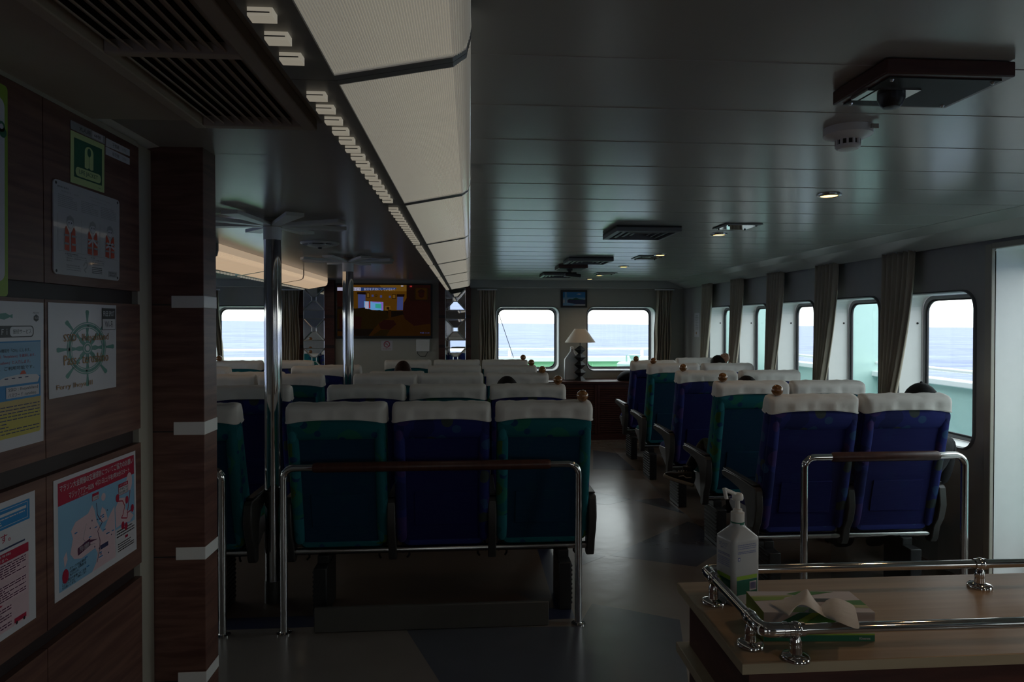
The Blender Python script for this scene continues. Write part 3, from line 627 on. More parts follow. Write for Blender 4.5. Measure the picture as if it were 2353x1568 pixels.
# ------------------------------------------------------------------ seats
def pill(x0, x1, y0, y1, r, n=4): return rr(x0, x1, y0, y1, r, n)
def ring_at(x0, x1, y0, y1, z, r): return [(a, b, z) for a, b in pill(x0, x1, y0, y1, r)]
PIV = Vector((0, .22, .40)); REC = math.radians(13)
def make_backrest(fab, plain, parent, ball):
    mb = MB(); w = .252
    prof = [(-.035, .235, -.035, .055), (-.02, .248, -.045, .065), (.05, w, -.05, .075), (.20, w, -.05, .085), (.40, w, -.05, .070), (.58, w, -.05, .062), (.675, w, -.05, .062), (.720, w - .003, -.047, .057), (.740, w - .010, -.036, .046), (.748, w - .026, -.018, .028)]
    mb.loft([ring_at(-h, h, a, b, z, .032 if b - a > .07 else .015) for z, h, a, b in prof])
    for s in (-1, 1):                                              # raised side bolsters
        rings = []
        for z, k in ((-.02, .5), (.0, .9), (.06, 1), (.3, 1), (.55, 1), (.62, .9), (.67, .45)):
            cx = s * .222; rings.append([(cx + .031 * k * math.cos(a), -.048 - .026 * k * math.sin(a), z) for a in [math.pi * 2 * j / 14 for j in range(14)]])
        mb.loft(rings)
    rings = []
    for x, k in ((-.25, .5), (-.235, .9), (-.2, 1), (.2, 1), (.235, .9), (.25, .5)):
        rings.append([(x, -.046 - .022 * k * math.sin(a), .632 + .058 * k * math.cos(a)) for a in [math.pi * 2 * j / 14 for j in range(14)]])
    mb.loft(rings)
    b = mb.build('backrest', [fab], parent, smooth=50, origin=(0, 0, 0)); b.location = PIV; b.rotation_euler = (REC, 0, 0)
    p = MB().box(-.196, .196, -.054, -.045, -.025, .585).build('rear_panel', [plain], b, bevel=.004, origin=(0, 0, 0))
    pk = MB().box(-.15, .15, -.060, -.0535, .08, .27).build('seat_pocket', [plain], b, bevel=.003, origin=(0, 0, 0))
    return b
def make_cover(seed):
    rnd = random.Random(seed); ph = [rnd.uniform(0, 6.3) for _ in range(6)]
    mb = MB(); rings = []; w = .259
    def dense(x0, x1, y0, y1, r):
        o = []
        for k in range(25): o.append((x0 + r + (x1 - x0 - 2 * r) * k / 24, y0))
        for k in range(1, 5): a = math.pi / 2 * k / 4; o.append((x1 - r + r * math.sin(a), y0 + r - r * math.cos(a)))
        for k in range(1, 6): o.append((x1, y0 + r + (y1 - y0 - 2 * r) * k / 6))
        for k in range(0, 5): a = math.pi / 2 * k / 4; o.append((x1 - r + r * math.cos(a), y1 - r + r * math.sin(a)))
        for k in range(1, 25): o.append((x1 - r - (x1 - x0 - 2 * r) * k / 24, y1))
        for k in range(1, 5): a = math.pi / 2 * k / 4; o.append((x0 + r - r * math.sin(a), y1 - r + r * math.cos(a)))
        for k in range(1, 6): o.append((x0, y1 - r - (y1 - y0 - 2 * r) * k / 6))
        for k in range(0, 4): a = math.pi / 2 * k / 4; o.append((x0 + r - r * math.cos(a), y0 + r - r * math.sin(a)))
        return o
    for z, h, a, b in ((.692, w, -.067, .070), (.698, w, -.064, .069), (.708, w, -.060, .067), (.725, w, -.057, .063), (.743, w - .002, -.049, .056), (.753, w - .009, -.036, .043), (.757, w - .030, -.012, .020)):
        ring = []
        for x, y in dense(-h, h, a, b, min(.03, (b - a) / 2 - .002)):
            zz = z; wr = .0035 * math.sin(7 * x / .25 + ph[0]) + .0028 * math.sin(15 * x / .25 + ph[1] + z * 20) + .002 * math.sin(27 * x / .25 + ph[2] - z * 30)
            if z < .70: zz -= .024 * abs(x / w) ** 3 + (.012 if y > 0 else 0) + .4 * wr
            k = .35 if z > .74 else 1
            ring.append((x, y + (wr * k if y < (a + b) / 2 else -wr * k * .5), zz + (wr * .55 if z > .74 else 0)))
        rings.append(ring)
    n = len(rings[0]); mb.loft(rings, cap=False); mb.poly([p for p in rings[-1]])
    # hem
    mb.loft([[(x * 1.004, y * 1.004, z + .0065) for x, y, z in rings[0]], [(x * 1.01, y * 1.012, z + .003) for x, y, z in rings[0]], [(x * 1.004, y * 1.004, z - .001) for x, y, z in rings[0]]], cap=False)
    return mb
covers = []
for sd in (3, 11, 26):
    o = make_cover(sd).build('cover_proto', [M['cloth']], smooth=60); covers.append(o.data); bpy.data.objects.remove(o)
def cushion_mb():
    mb = MB(); rings = []
    for y, h, z0, z1 in ((.17, .215, .35, .43), (.19, .226, .34, .445), (.30, .23, .335, .455), (.55, .23, .335, .465), (.65, .228, .335, .46), (.69, .222, .345, .445), (.705, .20, .365, .425)):
        rings.append([(a, y, b) for a, b in rr(-h, h, z0, z1, .035, 4)])
    return mb.loft(rings)
def arm_mb(x):
    pts = [(.115, .595), (.13, .612), (.40, .622), (.60, .618), (.645, .605), (.648, .588), (.63, .577), (.50, .570), (.36, .555), (.285, .52), (.25, .46), (.238, .38), (.235, .30), (.24, .275), (.225, .262), (.19, .264), (.175, .29), (.16, .36), (.125, .42), (.105, .50)]
    return MB().prism(pts, 'X', x - .022, x + .022)
def make_seat(name, fab, plain, ball=0, arms=(-1,), cover=0):
    """ball/arms: -1 left, +1 right as seen from behind; origin on the floor under the rear of the head cover"""
    t = thing(name, 'x', 'seat', (0, 0, 0), 'reclining passenger seats')
    b = make_backrest(fab, plain, t, ball)
    c = bpy.data.objects.new('headrest_cover', covers[cover]); COL.objects.link(c); c.parent = b; c['label'] = 'white cloth headrest cover'
    if ball:
        x = ball * .205
        MB().lathe([(.008, .75), (.008, .775)], (x, 0.0, 0), 12).sphere((x, 0.0, .789), .0315, 20).build('wooden_ball', [M['ball']], b, origin=(0, 0, 0), smooth=60)
    cu = cushion_mb().build('cushion', [fab], t, smooth=50, origin=(0, 0, 0))
    MB().box(-.225, .225, .20, .64, .315, .338).build('seat_pan', [M['plastic_grey']], t, bevel=.006, origin=(0, 0, 0))
    for s in (-1, 1):
        MB().prism([(.665, .40), (.64, .425), (.37, .44), (.29, .30), (.32, .255), (.37, .25)], 'X', s * .232 - .006, s * .232 + .006).build('side_plate', [M['plate_grey']], t, bevel=.003, origin=(0, 0, 0))
    for s in arms:
        a = arm_mb(s * .274).build('armrest', [M['plastic_grey']], t, bevel=.006, origin=(0, 0, 0))
        MB().box(s * .274 - .020, s * .274 + .020, .15, .625, .6165, .6265).build('arm_pad', [M['black']], a, bevel=.004, origin=(0, 0, 0))
    for s in (-.19, .19):
        MB().tube([(s, .235, .345), (s, .245, .30), (s, .25, .27), (s * 1.05, .235, .262)], .006, 8).build('hinge_lever', [M['black']], t, origin=(0, 0, 0))
    return t
protos = {}
def seat(color, ball, arms, x, y, label, reclined=0, cover=0, rz=0):
    key = (color, ball, arms, cover)
    if key not in protos:
        protos[key] = make_seat('passenger_seat', M[color], M[color + '_plain'], ball, arms, cover); o = protos[key]; first = True
    else:
        index_kids(); o = copy_tree(protos[key]); first = False
    o.location = (x, y, 0); o['label'] = label; o.rotation_euler.z = rz
    bs = [c for c in bpy.data.objects if c.parent == o and c.name.startswith('backrest')]
    bs[0].rotation_euler.x = REC + reclined
    return o
def bench(x0, x1, y, label, legs):
    t = thing('seat_base', label, 'seat base', ((x0 + x1) / 2, y + .28, 0), 'beams and legs under the seats')
    MB().tube([(x0, y + .205, .318), (x1, y + .205, .318)], .020, 14).build('beam', [M['chrome_soft']], t)
    for x, side in legs:
        mb = MB().box(x - .035, x + .035, y + .09, y + .35, 0, .26)
        mb.build('leg', [M['black']], t, bevel=.006)
        mr = MB()
        for k in range(9):
            z = .03 + .025 * k
            mr.prism([(x + side * .034, z), (x + side * .039, z + .001), (x + side * .041, z + .010), (x + side * .034, z + .014)], 'Y', y + .10, y + .34)
        mr.build('louvre_ribs', [M['black_matt']], t, smooth=0)
        MB().box(x - .03, x + .03, y + .17, y + .34, .258, .302).build('clamp', [M['black']], t, bevel=.004)
    return t
RY = [3.60, 4.63, 5.66, 6.68, 7.72]
ROWN = ['nearest', 'second', 'third', 'fourth', 'fifth']
cx0 = [(at_y(a, 930, RY[0]).x + at_y(b, 930, RY[0]).x) / 2 for a, b in ((656, 883), (900, 1128), (1138, 1366))]
POSN = ['left', 'middle', 'right']
for r in range(5):
    for c in range(3):
        colr = 'teal' if (r + c) % 2 == 0 else 'blue'
        rec = math.radians(12) if (r, c) == (3, 0) else 0
        lb = '%s passenger seat, %s of three in the %s middle row' % (colr, POSN[c], ROWN[r])
        if c == 2: lb = '%s passenger seat with wooden ball, right end of the %s middle row' % (colr, ROWN[r])
        seat(colr, 1 if c == 2 else 0, (-1, 1) if c == 2 else (-1,), cx0[c], RY[r] - (.0 if not rec else .0), lb, rec, (r + 2 * c) % 3)
    bench(cx0[0] - .26, cx0[2] + .29, RY[r], 'beam and ribbed legs carrying the %s middle row of seats' % ROWN[r], ((cx0[0] - .10, -1), (cx0[2] + .12, 1)))
# left-hand rows, seats counted from the pole
xr0 = at_y(540, 930, RY[0]).x - .252; NP = cx0[1] - cx0[0]
LEFT = [(0, 0, 'teal', 0), (1, 0, 'blue', 0), (2, 0, 'teal', 0), (2, 1, 'blue', 0), (3, 0, 'blue', 0), (3, 1, 'teal', 12), (3, 2, 'blue', 0), (4, 0, 'teal', 12), (4, 1, 'blue', 0), (4, 2, 'teal', 0)]
for r, c, colr, rec in LEFT:
    ball = -1 if c == 2 else 0
    lb = '%s passenger seat in the %s left row, %s' % (colr, ROWN[r], ('beside the poles', 'second from the poles', 'third from the poles')[c])
    seat(colr, ball, (-1, 1) if c == 0 else (-1,), xr0 - NP * c, RY[r], lb, math.radians(rec), (r + c) % 3)
for r in range(5):
    k = max([c for rr_, c, *_ in LEFT if rr_ == r]); bench(xr0 - NP * k - .27, xr0 + .27, RY[r], 'beam and leg carrying the %s left row of seats' % ROWN[r], ((xr0 + .1, 1),))
# right-hand rows
RRX = [((1767, 1985), 3.66), ((1646, 1820), 4.56), ((1557, 1700), 5.58), ((1487, 1615), 6.60), ((1444, 1556), 7.62)]
RIGHT = []
for r, ((a, b_), Y) in enumerate(RRX):
    xc = (at_y(a, 900, Y).x + at_y(b_, 900, Y).x) / 2
    for c in range(2):
        colr = ('blue', 'teal', 'blue', 'teal', 'blue')[r] if c == 0 else ('blue', 'teal', 'blue', 'blue', 'teal')[r]
        lb = ('%s passenger seat with wooden ball, aisle side of the %s right row' if c == 0 else '%s passenger seat by the windows, %s right row') % (colr, ROWN[r])
        seat(colr, -1 if c == 0 else 0, (-1,) if c == 0 else (-1, 1), xc + NP * c, Y, lb, math.radians(7) if (r, c) == (4, 0) else 0, (r + c) % 3).scale.z = 1.014
    RIGHT.append((xc, Y)); bench(xc - .27, xc + NP + .27, Y, 'beam and ribbed legs carrying the %s right row of seats' % ROWN[r], ((xc - .19, -1), (xc + NP + .1, 1)))
# ------------------------------------------------------------------ reception counter, foreground right
ZK = .897
kb = at_z(1557, 1339, ZK); kf = at_z(1707, 1526, ZK); xk0 = (kb.x + kf.x) / 2; yk0, yk1 = kf.y, kb.y
slope = (at_z(2353, 1502, ZK).y - kf.y) / (at_z(2353, 1502, ZK).x - kf.x)
XK1 = 2.3
def ky(x, y): return y + slope * (x - xk0)
t = thing('reception_counter', 'oak-topped reception counter with dark red wooden body in right foreground', 'counter', (1.3, 1.5, 0))
def kprism(x0, y0, y1, z0, z1, x1=XK1): return MB().prism([(x0, ky(x0, y0)), (x1, ky(x1, y0)), (x1, ky(x1, y1)), (x0, ky(x0, y1))], 'Z', z0, z1)
kprism(xk0, yk0, yk1, ZK - .0215, ZK).build('worktop', [M['counter']], t, bevel=.0015)
mb = kprism(xk0 - .0012, yk0 - .0012, yk0 + .001, ZK - .021, ZK - .001); mb.prism([(xk0 - .0012, yk0), (xk0 + .001, yk0), (xk0 + .001, yk1), (xk0 - .0012, yk1)], 'Z', ZK - .021, ZK - .001)
mb.build('edge_band', [M['counter_edge']], t, smooth=0)
kprism(xk0 + .025, yk0 + .03, yk1 - .02, .10, ZK - .022).build('body_panel', [M['wood_red']], t, smooth=0)
zs = at_z(1555, 1477, .745).z
kprism(xk0 - .004, yk0 + .0, yk1 + .0, .722, .745).build('lower_shelf', [M['counter_edge']], t, bevel=.0015)
kprism(xk0 + .05, yk0 + .06, yk1 - .03, 0, .10).build('plinth', [M['black']], t, smooth=0)
# stainless gallery rail on the counter
ZT = ZK + .058; rt = .0105
def kt(x, y): return at_z(x, y, ZT)
c0 = kt(1622, 1311); c1 = kt(1752, 1449); cb = kt(2353, 1294); cf = kt(2353, 1431)
db = (cb - c0).normalized(); df = (cf - c1).normalized(); e0 = c0 + db * 1.55; e1 = c1 + df * 1.62
t = thing('gallery_rail', 'polished steel tube rail on ball stanchions around the counter top', 'rail', (c0.x, c0.y, ZK))
MB().tube([c0, e0], rt, 20).build('back_tube', [M['chrome']], t, smooth=60)
MB().tube([c1, e1], rt, 20).build('front_tube', [M['chrome']], t, smooth=60)
MB().tube([c0, c1], rt, 20).build('side_tube', [M['chrome']], t, smooth=60)
for c, d1, d2 in ((c0, db, (c1 - c0).normalized()), (c1, df, (c0 - c1).normalized())):
    path = [c + d1 * .046, c + d1 * .022] + [c + d1 * .022 * (1 - k / 6) ** 2 + d2 * .022 * (k / 6) ** 2 for k in range(1, 6)] + [c + d2 * .022, c + d2 * .046]
    mb = MB().tube(path, rt + .0035, 20)
    for d in (d1, d2): mb.tube([c + d * .040, c + d * .050], rt + .0045, 20)
    mb.build('elbow', [M['chrome']], t, smooth=60)
for px, py, on in ((1636, 1330, 's'), (1706, 1420, 's'), (1826, 1444, 'f'), (2253, 1297, 'b')):
    p = kt(px, py); a, d = (c0, (c1 - c0).normalized()) if on == 's' else (c1, df) if on == 'f' else (c0, db)
    p = a + d * (p - a).dot(d)
    mb = MB().sphere(p, .0155, 20, sc=(1, 1, 1)); mb.tube([p - d * .016, p + d * .016], rt + .003, 20)
    mb.lathe([(.0105, ZK + .020), (.0125, ZK + .030), (.011, ZK + .038), (.008, ZK + .046)], (p.x, p.y, 0), 20)
    mb.lathe([(.028, ZK + .0005), (.028, ZK + .005), (.024, ZK + .009), (.0125, ZK + .012), (.0115, ZK + .024)], (p.x, p.y, 0), 28)
    mb.build('stanchion', [M['chrome']], t, smooth=50)
# sanitiser pump bottle
pb = at_z(1694, 1378, ZK); yb0 = pb.y; rz = math.radians(19)
t = thing('pump_bottle', 'translucent hand sanitiser pump bottle with green label on the counter', 'bottle', (pb.x, pb.y, ZK))
bc = Vector((pb.x, pb.y, ZK)); Rz = Matrix.Rotation(rz, 3, 'Z')
M['bottle'] = mat('frosted_bottle_plastic', (.62, .64, .66), .25, var=.03)
M['bottle'].node_tree.nodes['Principled BSDF'].inputs['Transmission Weight'].default_value = .25
M['pump'] = mat('white_pump_plastic', (.74, .72, .68), .3, var=.02)
hb = 1.0; bw, bd = .040, .033
hgt = (at_y(1693, 1206, bc.y).z - ZK)
def bring(z, kx, ky_, r): return [bc + Rz @ Vector((a, b, z)) for a, b in rr(-bw * kx, bw * kx, -bd * ky_, bd * ky_, r, 5)]
MB().loft([bring(0, .93, .93, .008), bring(.004, 1, 1, .01), bring(hgt * .82, 1, 1, .01), bring(hgt * .86, .985, .985, .011), bring(hgt * .97, .52, .60, .018), bring(hgt, .42, .48, .0145), bring(hgt + .006, .42, .48, .0145)]).build('bottle_body', [M['bottle']], t, smooth=40)
def face_rect(mb, fx, u0, u1, z0, z1, m, off=.0004):
    h = bw - .010 if fx == 'f' else bd - .010
    def q(u, z): return bc + Rz @ (Vector((u * h, -bd - off, z)) if fx == 'f' else Vector((-bw - off, -u * h, z)))
    return mb.poly([q(u0, z0), q(u1, z0), q(u1, z1), q(u0, z1)], m)
def face_text(mb, fx, u0, u1, z0, z1, body, m, off=.0008):
    h = bw - .010 if fx == 'f' else bd - .010; vs, fs, _ = text_polys(body)
    def q(u, z): return bc + Rz @ (Vector((u * h, -bd - off, z)) if fx == 'f' else Vector((-bw - off, -u * h, z)))
    if fx == 's': q0 = q; q = lambda u, z: q0(u, z)
    mb.add([q(u0 + (u1 - u0) * x, z0 + (z1 - z0) * y) for x, y in vs], fs, m)
mb = MB()
for fx in 'fs':
    s = 1 if fx == 'f' else -1
    face_rect(mb, fx, -1, 1, hgt * .14, hgt * .33, 0); face_rect(mb, fx, -1, 1, hgt * .335, hgt * .385, 1)
rnd = random.Random(4)
face_rect(mb, 'f', .25, .92, hgt * .18, hgt * .30, 2, .0007)
u = .30
while u < .86: w_ = rnd.choice((.02, .03, .05)); face_rect(mb, 'f', u, u + w_, hgt * .20, hgt * .285, 3, .001); u += w_ + rnd.choice((.02, .03))
for fx, zs_ in (('f', (.79, .765, .74, .70, .68)), ('s', (.66, .64, .60, .58, .555, .53, .505))):
    for z in zs_:
        u = -.9
        while u < .85: w_ = rnd.uniform(.06, .2); face_rect(mb, fx, u, min(.9, u + w_), hgt * (z - .008), hgt * (z + .004), 4, .0007); u += w_ + .03
face_rect(mb, 'f', -.9, -.68, hgt * .585, hgt * .63, 3, .0007); face_rect(mb, 'f', -.86, -.72, hgt * .595, hgt * .62, 2, .001)
face_text(mb, 's', -.75, .55, hgt * .745, hgt * .80, 'ビオシラビア', 3); face_text(mb, 's', -.5, .4, hgt * .71, hgt * .735, '消毒用アルコール', 3)
M['label_blue'] = mat('pale_blue_print', (.22, .25, .42), .5); M['label_lime'] = mat('lime_label_band', (.30, .52, .06), .4)
M['label_green'] = mat('deep_green_label', (.010, .15, .095), .4)
mb.build('label', [M['label_green'], M['label_lime'], M['paper_matt'], ink('label_ink', (.05, .07, .28)), M['label_blue']], t, smooth=0)
z = ZK + hgt
MB().lathe([(.0165, z + .003), (.0165, z + .009)], (bc.x, bc.y, 0), 28).build('green_ring', [M['label_green']], t)
MB().lathe([(.0160, z + .009), (.0160, z + .030), (.0115, z + .032), (.0105, z + .038), (.006, z + .039), (.0052, z + .060)], (bc.x, bc.y, 0), 28).build('collar_cap', [M['pump']], t, smooth=30)
tip = at_y(1664, 1128, bc.y - .01); top = bc + Vector((0, 0, hgt + .066))
mb = MB().lathe([(.0125, z + .060), (.0135, z + .064), (.0125, z + .072), (.009, z + .0755), (.002, z + .076)], (bc.x, bc.y, 0), 24)
end = Vector((tip.x, bc.y - .012, z + .088)); mb.tube([Vector((bc.x, bc.y, z + .070)), end * .5 + Vector((bc.x, bc.y, z + .071)) * .5, end], .0048, 12)
mb.tube([end + Vector((-.001, 0, .003)), end + Vector((.004, -.003, -.022))], .0045, 12); mb.build('pump_head', [M['pump']], t, smooth=50)
# tissue box
q = [at_z(1755, 1475, ZK), at_z(2010, 1475, ZK)]
ax = (q[1] - q[0]).normalized(); ln = (q[1] - q[0]).length; ay = Vector((-ax.y, ax.x, 0)); hb_ = .061; dp = .112; org = q[0]
ax2 = ax
t = thing('tissue_box', 'green and white tissue box with a tissue pulled out, behind the front rail', 'tissue box', org)
def bx(u, v, z): return org + ax * (u * ln) + ay * (v * dp) + Vector((0, 0, z * hb_))
mb = MB(); e = .0004
mb.loft([[bx(0, 0, .01), bx(1, 0, .01), bx(1, 1, .01), bx(0, 1, .01)], [bx(0, 0, 1), bx(1, 0, 1), bx(1, 1, 1), bx(0, 1, 1)]], 0)
def fr(u0, z0, u1, z1, m, k=1): mb.poly([p - ay * e * k for p in (bx(u0, 0, z0), bx(u1, 0, z0), bx(u1, 0, z1), bx(u0, 0, z1))], m)
def tp(pts, m, k=1): mb.poly([bx(u, v, 1) + Vector((0, 0, e * k)) for u, v in pts], m)
fr(0, .01, 1, .22, 1); fr(.2, .22, 1, .28, 2)
def blade(f, pts0, pts1, m, k):
    for i in range(len(pts0) - 1):
        f([pts0[i], pts0[i + 1], pts1[i + 1], pts1[i]], m, k)
def fp(pts, m, k=1): mb.poly([bx(u, 0, z) - ay * e * k for u, z in pts], m)
sm = [i / 10 for i in range(11)]
blade(fp, [(.04 + .28 * s_, .3 + .7 * s_ ** .7) for s_ in sm], [(.10 + .34 * s_, .3 + .7 * s_ ** 1.1) for s_ in sm], 1, 2)
blade(fp, [(.09 + .34 * s_, .3 + .7 * s_ ** 1.05) for s_ in sm], [(.20 + .5 * s_, .3 + .7 * s_ ** 1.3) for s_ in sm], 2, 3)
blade(fp, [(.22 + .3 * s_, .3 + .7 * s_ ** 1.05) for s_ in sm], [(.42 + .4 * s_, .3 + .7 * s_ ** 1.0) for s_ in sm], 4, 4)
tp([(.0, .52), (.36, .60), (.40, .74), (.0, .70)], 2); tp([(.0, .70), (.4, .74), (.4, .80), (.0, .77)], 5, 1); tp([(.72, .36), (1, .32), (1, .56), (.78, .52)], 4); tp([(.74, .24), (1, .18), (1, .32), (.72, .36)], 5)
tp([(.36, .86), (.5, .74), (.84, .97), (.5, .99)], 4); tp([(.20, .0), (.36, .0), (.46, .22), (.34, .26)], 2); tp([(.40, 0), (.62, 0), (.60, .18), (.46, .22)], 4)
tp([(.3, .42), (.37, .36), (.74, .36), (.80, .44), (.80, .66), (.74, .72), (.37, .72), (.3, .66)], 3, 2); tp([(.33, .46), (.77, .46), (.77, .62), (.33, .62)], 6, 3)
mb.poly([p - ax * e for p in (bx(0, 0, .01), bx(0, 0, 1), bx(0, 1, 1), bx(0, 1, .01))], 2)
vs, fs, _ = text_polys('Kleenex'); mb.add([bx(.86 + .10 * x, 0, .07 + .09 * y) - ay * e * 3 for x, y in vs], fs, 3)
mb.build('carton', [M['paper_matt'], M['ink_dgreen'], M['ink_lime'], M['paper_matt'], ink('midgreen', (.05, .22, .02)), ink('palelime', (.42, .44, .20)), M['black']], t, smooth=0)
M['tissue'] = mat('soft_white_tissue', (.66, .64, .61), .95, spec=.1, var=.04, bump=.15, bscale=40)
mb = MB()
def tz(px, py, lift):   # a point of the tissue: on the box top where lift = 0, standing out of it towards the viewer as lift grows
    v = (1412 - py) / 48 - lift; Y = (org + ay * v * dp + ax * .5 * ln).y; return at_y(px, py, Y)
rows = [[(1770, 1384, .12), (1800, 1378, .18), (1826, 1370, .30), (1850, 1354, .62), (1856, 1353, .66), (1862, 1366, .5), (1880, 1390, .20), (1896, 1404, .16), (1911, 1422, .14)],
        [(1770, 1388, .14), (1796, 1385, .20), (1822, 1380, .32), (1846, 1364, .60), (1856, 1362, .66), (1864, 1376, .5), (1882, 1400, .24), (1897, 1412, .18), (1911, 1423, .14)],
        [(1780, 1393, .12), (1798, 1398, .20), (1820, 1390, .34), (1842, 1378, .55), (1855, 1378, .60), (1867, 1390, .46), (1884, 1408, .26), (1898, 1417, .20), (1911, 1424, .14)],
        [(1793, 1403, .10), (1806, 1411, .18), (1819, 1400, .34), (1836, 1388, .50), (1852, 1388, .52), (1868, 1398, .42), (1885, 1411, .28), (1898, 1419, .20), (1911, 1425, .14)],
        [(1808, 1416, .06), (1813, 1419, .10), (1822, 1403, .30), (1834, 1390, .46), (1850, 1390, .48), (1868, 1401, .40), (1886, 1413, .28), (1898, 1420, .20), (1911, 1425, .14)]]
mb.loft([[tz(*p) for p in r] for r in rows], 0, cap=False, closed=False)
rows = [[(1884, 1388, .02), (1904, 1377, .22), (1918, 1373, .30), (1940, 1380, .26), (1963, 1391, .16)],
        [(1884, 1398, .16), (1904, 1390, .34), (1922, 1386, .40), (1944, 1391, .36), (1966, 1400, .26)],
        [(1890, 1408, .24), (1908, 1405, .40), (1928, 1404, .46), (1948, 1408, .42), (1969, 1413, .34)],
        [(1900, 1419, .24), (1916, 1420, .42), (1934, 1424, .50), (1952, 1428, .48), (1973, 1430, .42)],
        [(1911, 1425, .22), (1922, 1428, .44), (1940, 1436, .54), (1958, 1443, .56), (1978, 1449, .56)]]
mb.loft([[tz(*p) for p in r] for r in rows], 0, cap=False, closed=False)
ti = mb.build('tissue', [M['tissue']], t, smooth=80)
sd = ti.modifiers.new('s', 'SUBSURF'); sd.levels = sd.render_levels = 2

# ------------------------------------------------------------------ notices on the poster wall
XS = XP + .0006
def wsheet(tl, tr, br_, bl, **k):
    p = [at_x(*q_, XS) for q_ in (bl, br_, tl, tr)]
    return Sheet(*p, (1, 0, 0), **k)
MI = [M['paper'], M['ink_k'], M['ink_red'], M['ink_blue'], M['ink_sky'], M['ink_pink'], M['ink_green'], M['ink_lime'], M['ink_lum'], M['ink_teal'], M['ink_gold'], M['ink_orange'], M['ink_grey'], M['ink_sand'], M['ink_yellow'], M['ink_navy'], M['ink_skin'], M['ink_dgreen'], M['ink_plum'], M['paper_matt'], M['plate']]
K = {n: i for i, n in enumerate('paper k red blue sky pink green lime lum teal gold orange grey sand yellow navy skin dgreen plum matt plate'.split())}
# life jacket sign
s = wsheet((161.5, 298.8), (239, 333.5), (238.5, 443.5), (161.3, 418.2), back=K['lum'])
s.rect(.09, .13, .92, .89, K['dgreen'], 1)
s.poly([(u / s.w, v / s.h) for u, v in rr(.13 * s.w, .89 * s.w, .16 * s.h, .34 * s.h, .09 * s.h, 6)], K['lum'], 2); s.text(.23, .195, .78, .30, 'LIFE JACKET', K['dgreen'], 3)
o_ = [(.39, .38), (.39, .70)] + [(.52 + .13 * math.cos(a), .70 + .115 * math.sin(a)) for a in [math.pi - math.pi * k / 10 for k in range(11)]] + [(.65, .38), (.58, .36), (.525, .39), (.525, .62), (.515, .62), (.515, .39), (.46, .36)]
s.poly(o_, K['lum'], 2); s.disc(.52, .70, .055 * s.w, K['dgreen'], 3, sy=1.3); s.text(.82, .05, .93, .075, 'No.1', K['dgreen'], 1)
tag(s.build('life_jacket_sign', MI), 'green LIFE JACKET sign with pale luminous border on the wooden wall', 'sign')
for cs, lb, a_, b_, cut in ((((161.2, 275.8), (239.8, 313.6), (239.3, 332), (161.3, 295.7)), 'grey adult-size count plate directly above the green life jacket sign', '大人用', '68個', 1),
                           (((242.2, 316.6), (296.5, 344.2), (296.5, 359), (242.2, 336)), 'upper of two small white child-size plates right of life jacket sign', '子供用', '1個', 0),
                           (((242.2, 337.3), (296.5, 364.6), (296.5, 379.4), (242.2, 355)), 'lower of two small white child-size plates right of life jacket sign', '幼児用', '3個', 0)):
    s = wsheet(*cs, back=K['grey' if cut else 'paper'], thick=.002)
    if cut: s.poly([(.6, .1), (.93, .1), (.93, .93), (.6, .93)], K['paper'], 1)
    s.text(.22 if cut else .25, .22, .54 if cut else .52, .76, a_, K['k']); s.text(.66, .28, .86 if cut else .82, .74, b_, K['grey' if not cut else 'k'])
    tag(s.build('count_plate', MI), lb, 'plate', 'life jacket count plates')
# donning instructions plate
s = wsheet((119.2, 409), (272, 461.5), (272, 646), (120.5, 629), back=K['plate'], thick=.003, corner=.012)
for u, v in ((.035, .965), (.965, .965), (.035, .035), (.965, .035)): s.disc(u, v, .004, K['k'], 1, 12)
s.text(.05, .925, .20, .945, '救命胴衣着用法', K['k']); s.text(.10, .885, .34, .905, '着用順序・型式', K['grey']); s.text(.50, .915, .84, .935, 'WEARING METHOD FOR LIFEJACKET', K['grey']); s.text(.53, .88, .76, .897, '(FOLDED MODEL TYPE)', K['grey'])
for u0 in (.06, .38, .68): s.lines(u0, .72, u0 + .26, .86, 7, K['grey'], 1, seed=int(u0 * 100))
for i, u in enumerate((.22, .55, .83)):
    a = .92 if i == 2 else 1
    for px_ in ((-.155, .155),): s.bar((u - .165, .27), (u - .165, .64), .0012, K['grey'], 1)
    s.disc(u, .575, .044 * s.w * a, K['paper'], 2, sy=1.15); s.ring(u, .575, .042 * s.w, .046 * s.w, K['grey'], 3)
    s.poly([(u - .055, .57), (u - .045, .63), (u, .655), (u + .045, .63), (u + .055, .57), (u + .02, .60), (u - .02, .60)], K['grey'], 3)
    for d in (-.018, .018): s.disc(u + d, .572, .0022, K['k'], 4, 8)
    for sg in (-1, 1):
        s.poly([(u + sg * .012, .26), (u + sg * .078, .27), (u + sg * .07, .50), (u + sg * .055, .535), (u + sg * .03, .49), (u + sg * .012, .46)], K['orange'], 3)
        for v in (.33, .42): s.rect(min(u + sg * .02, u + sg * .085), v, max(u + sg * .02, u + sg * .085), v + .022, K['grey'], 4)
    if i: s.bar((u - .07, .38), (u + .05 * (i - 1), .44), .006, K['paper'], 5); s.bar((u + .07, .38), (u - .05 * (i - 1), .44), .006, K['paper'], 5)
s.bar((.055, .255), (.965, .255), .001, K['grey'], 1)
s.text(.15, .225, .33, .243, '※1 締ベルトの締め方', K['k']); s.text(.17, .205, .46, .22, '二本の締ベルトをバックルに通し', K['k']); s.text(.17, .18, .46, .195, '締めながら、二種結び付け、テープを', K['k']); s.text(.17, .155, .25, .17, '締める。', K['k'])
